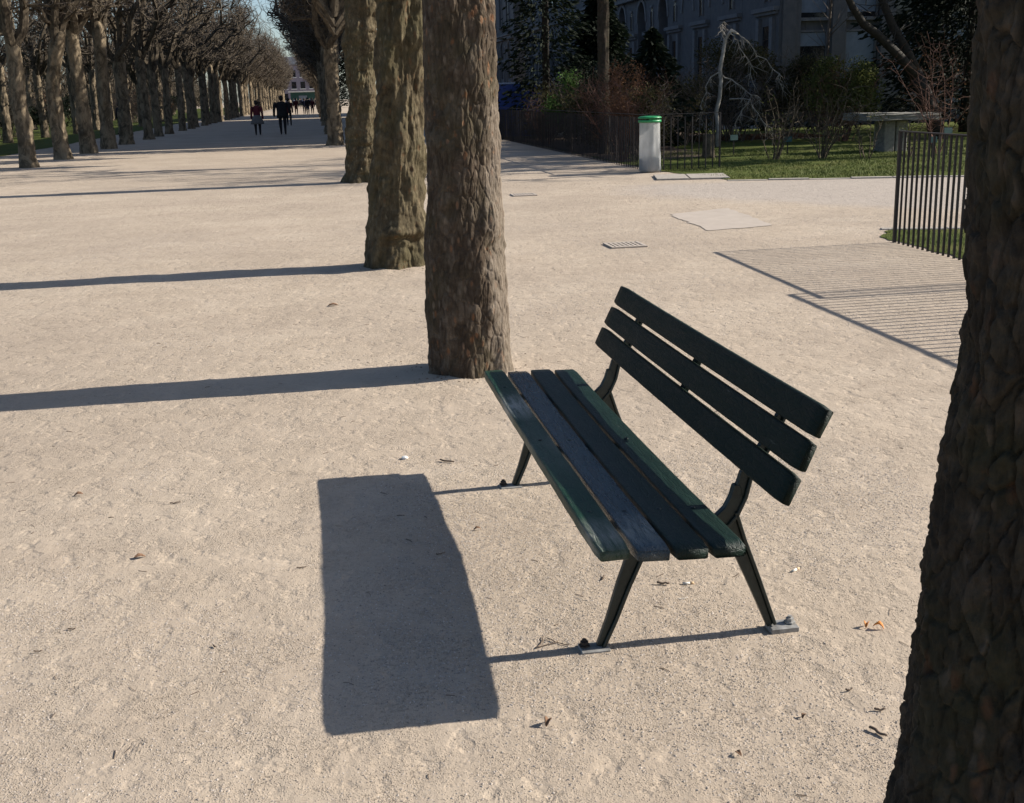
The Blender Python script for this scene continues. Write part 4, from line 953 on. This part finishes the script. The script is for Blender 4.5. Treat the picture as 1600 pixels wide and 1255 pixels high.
# ------------------------------------------------------------------ bench
def bench():
    L = 2.12; yaw = R(99.283)
    o = empty('park_bench', (.626, 2.938, 0), yaw, 'dark green slatted park bench with cast iron legs', 'bench')
    # local x = along the bench (0 = near end), y = towards the front, z up
    def slat(name, ya, za, yb, zb, thick, x0, x1, sag, seed, parent=o, mat=None):
        mat = mat or M['paint']
        """plank whose upper/front face runs from (ya,za) to (yb,zb)"""
        n = 40; rr = np.random.default_rng(seed); d = np.array([yb-ya, zb-za]); wd = np.hypot(*d); d = d/wd; nrm = np.array([-d[1], d[0]])
        if nrm[1] < 0 and abs(nrm[1]) > abs(nrm[0]): nrm = -nrm
        if name == 'backrest_slat': nrm = np.array([abs(nrm[0]), nrm[1]*np.sign(nrm[0]) if nrm[0] else 0])
        b = .007
        prof = []   # (along width, below face)
        for cx_, cy_, a0 in ((b, b, 180), (wd-b, b, 270), (wd-b, thick-b, 0), (b, thick-b, 90)):
            for k in range(4): a_ = R(a0+k*30); prof.append((cx_+b*math.cos(a_), cy_+b*math.sin(a_)))
        # insert extra points across the face so the grain can be uneven
        xs = np.linspace(x0, x1, n); vs = []; np_ = len(prof)
        end0 = rr.normal(0, .002, np_); end1 = rr.normal(0, .002, np_); nz1 = np.cumsum(rr.normal(0, .0006, (n,)))
        nz1 -= np.linspace(nz1[0], nz1[-1], n)
        for i_, x in enumerate(xs):
            t_ = (x-x0)/(x1-x0); s_ = -sag*(1-(2*t_-1)**2)
            ins = 1 if 0 < i_ < n-1 else .93
            for k, (u_, v_) in enumerate(prof):
                uu = wd/2+(u_-wd/2)*ins; vv = thick/2+(v_-thick/2)*(ins if ins == 1 else .82)
                p = np.array([ya, za])+d*uu-nrm*vv
                vs.append((x+(end0[k] if i_ == 0 else end1[k] if i_ == n-1 else 0), p[0]+nz1[i_]+rr.normal(0, .0003), p[1]+s_+nz1[i_]*.6))
        fs = [tuple(range(np_))[::-1], tuple((n-1)*np_+k for k in range(np_))]
        for i_ in range(n-1):
            for k in range(np_): k2 = (k+1) % np_; fs.append((i_*np_+k, i_*np_+k2, (i_+1)*np_+k2, (i_+1)*np_+k))
        me = MB().add(vs, fs).mesh(name, mat, True); ob = link(name, me, parent)
        return ob
    BOLT = MB().lathe([(.0075, -.002), (.0075, .0005), (.005, .0022), (.001, .0028)], 10).mesh('bolt', M['iron_green'], True)
    # seat: 4 planks, y 0 (rear) .. .41 (front)
    g = .009; wq = (.41-3*g)/4
    dz = (0, -.001, -.006, 0.0)
    for k in range(4):
        ya = k*(wq+g)+(.008 if k == 3 else 0); yb = k*(wq+g)+wq; f_ = lambda y: .434+.016*(y/.41)**1.3
        za, zb = f_(ya)+dz[k], f_(yb)+dz[k]
        if k == 3: zb -= .004
        s_ = slat('seat_slat', ya, za, yb, zb, .038, (-.030, -.026, -.014, -.006)[k], L+.004-(.02 if k == 0 else 0)+(.012 if k == 3 else 0), (.014, .012, .009, .006)[k], 5+k, o, M[('paint_seat', 'paint_seat', 'paint_sky_sheen', 'paint_front')[k]])
        if k == 3: s_['label'] = 'front seat slat with scuffed paint and a sunlit spot painted pale'
        for xb in (.297, 1.05, 1.824):
            bo_ = link('bolt', BOLT, s_, (xb+.004*((k*7) % 3-1), (ya+yb)/2, (za+zb)/2-(.014, .012, .009, .006)[k]*(1-(2*xb/L-1)**2)))
    # back: 3 planks
    y0, z0, y1, z1 = -.092, .540, -.217, .802; n_ = 3; gp = .0135; LL = math.hypot(y1-y0, z1-z0); wb = (LL-2*gp)/3
    for k in range(3):
        ta, tb_ = k*(wb+gp)/LL, (k*(wb+gp)+wb)/LL
        slat('backrest_slat', y0+(y1-y0)*ta, z0+(z1-z0)*ta, y0+(y1-y0)*tb_, z0+(z1-z0)*tb_, .030, -.026+.003*k, L-.006-.003*k, .004, 20+k)
    bd = Vector((0, y1-y0, z1-z0)).normalized(); bn = Vector((0, -bd.z, bd.y))   # bn points backwards
    if bn.y > 0: bn = -bn
    def beam(pts, widths, name, xc, tx=.040, web=.013, parent=o):
        """cast beam in the y-z plane: a flange tx wide along the front edge and a thin web behind it"""
        m = MB(); P_ = [Vector((0, *p)) for p in pts]; n = len(P_); A, B, C_ = [], [], []
        for i_ in range(n):
            d = (P_[min(i_+1, n-1)]-P_[max(i_-1, 0)]).normalized(); nn = Vector((0, -d.z, d.y)); w_ = widths[i_]
            A.append(P_[i_]+nn*w_/2); B.append(P_[i_]-nn*w_/2); C_.append(P_[i_]+nn*(w_/2-.011))
        def strip(E0, E1, hx):
            vs = []
            for p, q in zip(E0, E1): vs += [p+Vector((xc-hx, 0, 0)), p+Vector((xc+hx, 0, 0)), q+Vector((xc+hx, 0, 0)), q+Vector((xc-hx, 0, 0))]
            fs = [(0, 1, 2, 3), tuple((n-1)*4+k for k in (3, 2, 1, 0))]
            for i_ in range(n-1):
                for k in range(4): k2 = (k+1) % 4; fs.append((i_*4+k, i_*4+k2, (i_+1)*4+k2, (i_+1)*4+k))
            m.add(vs, fs)
        strip(A, C_, tx/2); strip([c+(b-c)*.0 for c, b in zip(C_, B)], B, web/2+.004)
        return m.obj(name, M['iron_green'], parent, bevel=.003, segs=2)
    for xc in (.297, 1.824):
        fl = beam([(.335, .004), (.30, .09), (.262, .20), (.218, .31), (.192, .392)], [.026, .034, .044, .054, .060], 'leg', xc)
        rl = beam([(-.213, .016), (-.18, .10), (-.14, .20), (-.098, .30), (-.062, .395)], [.030, .036, .044, .052, .062], 'leg', xc)
        beam([(.385, .398), (.30, .386), (.2, .372), (.1, .360), (.02, .355), (-.05, .372)], [.022, .030, .036, .040, .044, .046], 'seat_bearer', xc)
        up_ = [(-.035, .362), (-.075, .405), (-.100, .455), (-.118, .52)]
        e0 = Vector((0, y0, z0))+bn*.052; e1 = Vector((0, y1, z1))+bn*.05-bd*.02
        up_ += [(e0.y, e0.z+.03), ((e0.y+e1.y)/2, (e0.z+e1.z)/2), (e1.y, e1.z)]
        beam(up_, [.05, .048, .044, .040, .038, .032, .022], 'back_upright', xc)
        # swept gusset between bearer and upright
        cv = [(.055, .374), (.02, .378), (-.02, .392), (-.05, .42), (-.068, .455), (-.078, .49), (-.1, .49), (-.11, .43), (-.08, .37), (-.02, .345), (.055, .352)]
        MB().prism(cv, xc-.012, xc+.012, 'x').obj('gusset', M['iron_green'], o, bevel=.003, segs=1)
        for lg, yf in ((fl, .335), (rl, -.213)):
            out = .02 if yf > 0 else -.035
            MB().box((xc-.006, yf+out, .004 if yf < 0 else -.005), (.062, .09, .02)).obj('foot_plate', M['zinc'], lg, bevel=.002, segs=1)
            if True:
                yb_ = yf+(-.062 if yf < 0 else .05)
                MB().lathe([(.018, .016), (.018, .020), (.013, .021), (.013, .031), (.007, .032), (.007, .038)], 6, 1, (xc-.002, yb_, 0 if yf < 0 else -.006)).obj('bolt', M['zinc'] if yf < 0 else M['iron'], lg)  # front bolts use black iron to carry their shade in the colour
    # middle battens and small brackets seen through the gaps
    c = (Vector((0, y0, z0))+Vector((0, y1, z1)))/2+bn*.041
    rx = Matrix.Rotation(math.atan2(-(y1-y0), z1-z0), 3, 'X')
    MB().box((1.03, c.y, c.z), (.045, .02, LL-.02), rx).obj('back_batten', M['paint'], o, bevel=.003, segs=1)
    MB().box((1.05, .215, .392), (.05, .30, .018), Matrix.Rotation(R(2), 3, 'X')).obj('seat_batten', M['paint'], o, bevel=.003, segs=1)
bench()

# ------------------------------------------------------------------ people
def skin_mesh(nodes, edges, name, mats, zmat, sub=2):
    """one continuous surface grown round a skeleton; zmat(p) gives the material slot"""
    me = bpy.data.meshes.new(name); me.from_pydata([n[:3] for n in nodes], edges, []); ob = bpy.data.objects.new(name, me); COL.objects.link(ob)
    md = ob.modifiers.new('skin', 'SKIN'); sm = ob.modifiers.new('sub', 'SUBSURF'); sm.levels = sub; sm.render_levels = sub
    for i_, n in enumerate(nodes): me.skin_vertices[0].data[i_].radius = (n[3], n[4] if len(n) > 4 else n[3])
    me.skin_vertices[0].data[0].use_root = True
    dg = bpy.context.evaluated_depsgraph_get(); ev = ob.evaluated_get(dg); out = bpy.data.meshes.new_from_object(ev)
    bpy.data.objects.remove(ob)
    out.materials.clear()
    for m_ in mats: out.materials.append(m_)
    for p in out.polygons: p.material_index = zmat(p.center); p.use_smooth = True
    return out
def person(lat, lon, label, h=1.75, coat='black_cloth', legs='black_cloth', coat_len=.78, skirt=None, hair='hair_dark', stride=.16, face=0.0, broad=1.0, phase=1, bag=None, backpanel=None):
    """walking figure seen from behind by default; local -y = towards the camera"""
    o = empty('person', AL(lat, lon), AY+face, label, 'person', 'people walking in the alley')
    b = broad; s = stride*phase
    N = [(0, 0, .95, .13*b, .10), (0, 0, 1.12, .125*b, .095), (0, .01, 1.32, .15*b, .10), (0, 0, 1.45, .08, .07), (0, .015, 1.52, .055, .055), (0, .02, 1.60, .075, .085), (0, .02, 1.69, .07, .085),
         (.095, 0, .90, .10, .10), (.105, s*.5, .50, .072, .075), (.10, s*1.2-.03*phase, .09, .042, .045), (.105, s*1.2+.11, .035, .035, .03),
         (-.095, 0, .90, .10, .10), (-.105, -s*.35, .50, .072, .075), (-.10, -s*1.2, .10, .042, .045), (-.105, -s*1.2+.10, .035, .035, .03),
         (.19*b, 0, 1.42, .065, .06), (.235*b, -s*.25, 1.14, .045, .045), (.24*b, -s*.1+.06, .90, .034, .034), (.235*b, -s*.05+.09, .79, .03, .02),
         (-.19*b, 0, 1.42, .065, .06), (-.235*b, s*.25, 1.14, .045, .045), (-.24*b, s*.3+.05, .90, .034, .034), (-.235*b, s*.35+.08, .79, .03, .02)]
    E = [(0, 1), (1, 2), (2, 3), (3, 4), (4, 5), (5, 6), (0, 7), (7, 8), (8, 9), (9, 10), (0, 11), (11, 12), (12, 13), (13, 14), (2, 15), (15, 16), (16, 17), (17, 18), (2, 19), (19, 20), (20, 21), (21, 22)]
    k = h/1.76
    def zm(p):
        z = p.z
        if z < .12: return 2
        if z > 1.5 or (abs(p.x) > .2*b and z < .88): return 0
        return 1
    me = skin_mesh(N, E, 'body', [M['skin'], M[legs], M['black_cloth']], zm)
    bo = link('body', me, o); o.scale = (k, k, k)
    # coat: lofted torso with sleeves
    m = MB(); prof = [(.175*b, .13, coat_len), (.17*b, .125, coat_len+.12), (.16*b, .12, 1.02), (.155*b, .118, 1.15), (.175*b, .125, 1.32), (.16*b, .11, 1.44), (.09, .08, 1.51)]
    if skirt: prof = [(.15*b, .115, .98)]+prof[2:]
    ns = 16; vs, fs = [], []
    for a_, c_, z in prof:
        for j in range(ns):
            t_ = 2*math.pi*j/ns; vs.append((a_*math.cos(t_)*(1+.03*math.sin(5*t_+z*9)), c_*math.sin(t_)+.005, z))
    for i_ in range(len(prof)-1):
        for j in range(ns): j2 = (j+1) % ns; fs.append((i_*ns+j, i_*ns+j2, (i_+1)*ns+j2, (i_+1)*ns+j))
    fs.append(tuple(range(ns))[::-1]); fs.append(tuple((len(prof)-1)*ns+j for j in range(ns)))
    m.add(vs, fs)
    for sx_, ss in ((1, -s), (-1, s)):
        m.tube([(sx_*.15*b, 0, 1.44), (sx_*.205*b, 0, 1.38), (sx_*.235*b, ss*.2, 1.15), (sx_*.245*b, ss*.2+.05, .93), (sx_*.243*b, ss*.2+.07, .85)], [.07, .078, .064, .053, .05], 10)
    m.obj('coat', M[coat], o, True)
    if skirt:
        MB().lathe([(.30*b, .58), (.28*b, .70), (.22*b, .86), (.155*b, .99), (.15*b, 1.03)], 18, .8).obj('skirt', M[skirt], o, True)
    MB().lathe([(.05, 1.545), (.083, 1.58), (.098, 1.65), (.093, 1.72), (.06, 1.775), (.01, 1.79)], 14, 1.05, (0, -.008, 0)).obj('hair', M[hair], o, True)
    if backpanel:
        MB().lathe([(.12, 1.12), (.15, 1.2), (.15, 1.38), (.11, 1.46)], 14, .55, (0, -.115, 0)).obj('backpack', M[backpanel], o, True)
    if bag:
        MB().box((.29*b, .05, .62), (.10, .26, .30)).obj('bag', M[bag], o, bevel=.03); MB().tube([(.28*b, -.02, .78), (.27*b, .07, .9), (.28*b, .13, .78)], .01, 5).obj('strap', M[bag], o)
    return o
person(-2.72, 57.3, 'person walking away in a red top and grey skirt with dark leggings', 1.62, 'red_cloth', 'black_cloth', 1.0, 'grey_cloth', phase=1, stride=.10, broad=1.15)
person(-1.53, 57.0, 'tall person walking away in a broad black coat', 1.80, 'black_cloth', 'black_cloth', .78, broad=1.5, phase=-1, stride=.10)
person(-1.62, 76.0, 'person half hidden behind the tall one in black', 1.72, 'maroon_cloth', 'black_cloth', .8, phase=1)
person(-6.2, 136.0, 'small dark figure by the left row, left of the couple gap', 1.75, 'black_cloth', 'navy_cloth', .75, phase=-1)
person(-10.6, 67.5, 'lone person in black walking behind the left row', 1.72, 'black_cloth', 'black_cloth', .55, face=1.2)
far = [(-1.9, 128, 'far walker in a long maroon coat, left of the dark pair', 1.7, 'maroon_cloth', 'black_cloth', .6), (-1.05, 130, 'far walker carrying a white bag', 1.68, 'navy_cloth', 'black_cloth', .8), (-.68, 127, 'far walker in black jacket, right of the bag carrier', 1.76, 'black_cloth', 'navy_cloth', .85), (-.2, 129, 'far walker in dark red beside the black jacket', 1.6, 'maroon_cloth', 'black_cloth', .7),
       (.9, 172, 'distant figure in black by the right row, left of a pair', 1.75, 'black_cloth', 'black_cloth', .75), (1.35-2.4, 178, 'distant figure in beige at the sunlit part of the alley', 1.7, 'beige_cloth', 'navy_cloth', .8), (-.3, 176, 'distant figure in navy next to the beige one', 1.7, 'navy_cloth', 'black_cloth', .8)]
for i_, (a, b, lab, hh, c_, l_, cl) in enumerate(far): person(a, b, lab, hh, c_, l_, cl, phase=1 if i_ % 2 else -1, bag='white' if i_ == 1 else None, face=(0, .1, -.1, 3.1)[i_ % 4])
cols = ['navy_cloth', 'grey_cloth', 'blue_cloth', 'black_cloth', 'beige_cloth', 'maroon_cloth', 'white', 'black_cloth', 'red_cloth', 'blue_cloth', 'navy_cloth', 'grey_cloth']
src = None; rr = random.Random(19)
protos = [person(-3.2, 236, 'tiny figure in the distant crowd at the end of the alley', 1.72, c_, 'black_cloth', .8, phase=1) for c_ in ('navy_cloth', 'blue_cloth', 'black_cloth', 'beige_cloth')]
for k in range(18):
    p = protos[k] if k < 4 else copy_tree(protos[k % 4])
    p.location = AL(-5.2+.36*k+rr.uniform(-.15, .15), 225+rr.uniform(-14, 22)); p.rotation_euler.z = AY+rr.choice((0, math.pi))+rr.uniform(-.5, .5); p['group'] = 'distant crowd at the end of the alley'; p['label'] = 'tiny figure in %s in the distant crowd at the end of the alley' % ('dark navy', 'pale blue', 'black', 'beige')[k % 4]

# ------------------------------------------------------------------ small things on the gravel
def gzz(x, y): return float(gz(np.array([x]), np.array([y]))[0])
def twig(x, y, L, rz, label, r0=.004, mat='stick', seed=0, cat='twig', bend=.15):
    rr = random.Random(seed); n = 6; pts = []
    for k in range(n+1): t_ = k/n-.5; pts.append((t_*L, rr.gauss(0, L*.03)+bend*L*(t_*t_), rr.uniform(0, .003)+.004*abs(t_)))
    m = MB().tube(pts, [r0*.75*(1-.4*abs(k/n-.3)) for k in range(n+1)], 6)
    o = m.obj('twig', M[mat], None, True, (x, y, gzz(x, y)+r0*.8), (0, 0, rz)); return tag(o, label, cat, 'bits lying on the gravel')
def leaf(x, y, s_, rz, label, mat, seed=0, curl=.5):
    rr = random.Random(seed); n, k = 9, 5; vs, fs = [], []
    for i_ in range(n):
        t_ = i_/(n-1); wd = s_*.42*math.sin(math.pi*min(1, t_*.95+.03))**.7*(1+.12*math.sin(i_*2.2))
        for j in range(k):
            u_ = j/(k-1)*2-1; vs.append(((t_-.5)*s_*1.5, u_*wd, abs(u_)**1.5*wd*curl+.012*math.sin(t_*3.1)*curl+rr.gauss(0, s_*.015)))
    for i_ in range(n-1):
        for j in range(k-1): fs.append((i_*k+j, i_*k+j+1, (i_+1)*k+j+1, (i_+1)*k+j))
    o = MB().add(vs, fs).obj('fallen_leaf', M[mat], None, True, (x, y, gzz(x, y)+.004), (rr.uniform(-.2, .2), rr.uniform(-.2, .2), rz), fix=False)
    sd = o.modifiers.new('thick', 'SOLIDIFY'); sd.thickness = .0012; return tag(o, label, 'leaf', 'bits lying on the gravel')
def butt(x, y, rz, label):
    o = empty('cigarette_butt', (x, y, gzz(x, y)+.004), rz, label, 'cigarette butt', 'bits lying on the gravel')
    MB().tube([(-.012, 0, 0), (.012, 0, 0)], .0042, 10).obj('paper', M['paper'], o, True); MB().tube([(.0125, 0, 0), (.026, 0, 0)], .0042, 10).obj('filter', M['filter'], o, True)
def stone(x, y, s_, label, mat):
    bm = bmesh.new(); bmesh.ops.create_icosphere(bm, subdivisions=2, radius=s_)
    rr = random.Random(int(x*1000))
    for v in bm.verts: v.co *= rr.uniform(.8, 1.15); v.co.z *= .65
    me = bpy.data.meshes.new('pebble'); bm.to_mesh(me); bm.free(); me.materials.append(mat)
    return tag(link('pebble', me, None, (x, y, gzz(x, y)+s_*.35)), label, 'pebble', 'bits lying on the gravel')
stone(-.51, 5.11, .016, 'white pebble on the gravel left of the far bench leg', M['white'])
twig(-.31, 5.04, 0.0756, R(-25), 'dark short twig on the gravel beside the white pebble', .006, seed=1)
leaf(-1.41, 3.99, 0.0279, .6, 'small dark dry leaf on the open gravel far left of the bench shadow', 'leaf_litter_brown', 2)
twig(-1.44, 4.58, 0.0432, .3, 'small brown twig on the gravel at the left, above the dark leaf', .004, seed=3)
leaf(-.15, 4.18, 0.0186, .1, 'reddish-brown leaf scrap between the bench shadow and the seat', 'leaf_litter_brown', 4)
twig(.50, 3.62, 0.0432, R(-12), 'dark flat bark splinter under the bench seat', .006, seed=5, cat='bark scrap', bend=.02)
butt(.58, 3.62, .05, 'cigarette butt beside the bark splinter under the bench')
twig(.55, 3.50, 0.0360, .2, 'thin pale straw on the gravel just below the cigarette butt', .002, 'paper', 6, 'straw')
butt(.97, 3.70, .7, 'white cigarette butt to the right of the rear bench leg')
leaf(1.085, 3.255, 0.0186, 1.2, 'bright orange curled leaf on the gravel near the dark trunk, left of two', 'leaf_orange', 7, .9)
leaf(1.12, 3.245, 0.0217, -.5, 'bright orange curled leaf on the gravel near the dark trunk, right of two', 'leaf_orange', 8, .9)
twig(.93, 2.65, 0.0540, R(-55), 'dark stub of bark on the gravel at the foot of the near trunk', .006, seed=9, cat='bark scrap')
twig(.97, 2.76, 0.0288, R(-10), 'short bark crumb just above the dark stub by the near trunk', .005, seed=10, cat='bark scrap')
leaf(.07, 2.74, 0.0220, 1.3, 'curled brown leaf below the bottom corner of the bench shadow', 'leaf_litter_brown', 11, .9)
for k, (dx, dy, a) in enumerate(((0, 0, .5), (.03, .01, -.6), (-.02, .015, 1.3))): twig(.09+dx, 3.20+dy, .08, a, ['dark twig of the small tangle by the near front bench foot, lying lengthwise', 'dark twig crossing the small tangle by the near front bench foot', 'dark twig sticking out of the small tangle by the near front bench foot'][k], .0025, seed=12+k)
twig(-.78, 3.85, 0.0360, .2, 'small twig on the gravel touching the left side of the bench shadow', .003, seed=16)
leaf(-1.90, 4.72, 0.0248, .2, 'dark leaf near the left edge of the picture', 'leaf_litter_brown', 17)
leaf(-1.44, 9.25, 0.0558, .2, 'brown leaf on the gravel between the two long trunk shadows', 'leaf_litter_brown', 18)
twig(.30, 3.68, 0.0360, 1.2, 'brown scrap of bark on the gravel behind the near front leg', .004, seed=19, cat='bark scrap')
twig(-1.50, 3.25, 0.0252, .15, 'reddish short twig at the lower left of the picture', .003, seed=20)
twig(-1.45, 3.40, 0.0252, .1, 'pale brown stub of twig just above the reddish one at lower left', .0035, 'stick', 21)
twig(-.95, 3.25, 0.0180, -.9, 'dark short stub pointing down on the gravel at lower left', .0035, seed=22)
twig(.92, 2.87, 0.0216, .3, 'tiny brown bark crumb left of the near trunk', .004, seed=23, cat='bark scrap')
leaf(.76, 2.74, 0.0136, .9, 'tiny dark leaf scrap on the gravel below the rear bench foot', 'leaf_litter_brown', 24)
leaf(.55, 2.57, 0.0155, 2.0, 'small dark leaf scrap at the bottom edge of the gravel', 'leaf_litter_brown', 25)
twig(1.05, 6.35, 0.0720, .9, 'thin twig on the gravel behind the bench back', .003, seed=26)
twig(-.28, 3.94, 0.0360, .4, 'small twig lying inside the bench shadow near its right side', .003, seed=27)
# fine litter nobody could count
m = MB(); rr = random.Random(55)
for k in range(200):
    x, y = rr.uniform(-2.6, 2.2), rr.uniform(2.3, 9); L = rr.uniform(.005, .022); a = rr.uniform(0, 3.14); z = gzz(x, y)+.0015; r0 = rr.uniform(.0007, .0015)
    m.tube([(x-L*math.cos(a), y-L*math.sin(a), z), (x+rr.uniform(-.003, .003), y+rr.uniform(-.003, .003), z+.001), (x+L*math.cos(a), y+L*math.sin(a), z)], r0, 3)
tag(m.obj('twig_crumbs', M['stick'], fix=False), 'fine crumbs of twig and straw strewn over the gravel', 'twigs', kind='stuff')
m = MB()
for cx, cy, r_ in ((-.254, 6.86, .24), (-1.118, 11.44, .3), (1.04, 2.02, .29)):
    for k in range(70):
        a = rr.uniform(0, 6.28); q = r_+abs(rr.gauss(0, .10)); x, y = cx+q*math.cos(a), cy+q*math.sin(a); L = rr.uniform(.003, .010); b = rr.uniform(0, 3.14); z = gzz(x, y)+.002
        m.tube([(x-L*math.cos(b), y-L*math.sin(b), z), (x, y, z+.003), (x+L*math.cos(b), y+L*math.sin(b), z)], [.0012, .0026, .0012], 4)
tag(m.obj('bark_crumbs', M['stick'], fix=False), 'bark crumbs and dirt gathered round the feet of the near trunks', 'bark crumbs', kind='stuff')
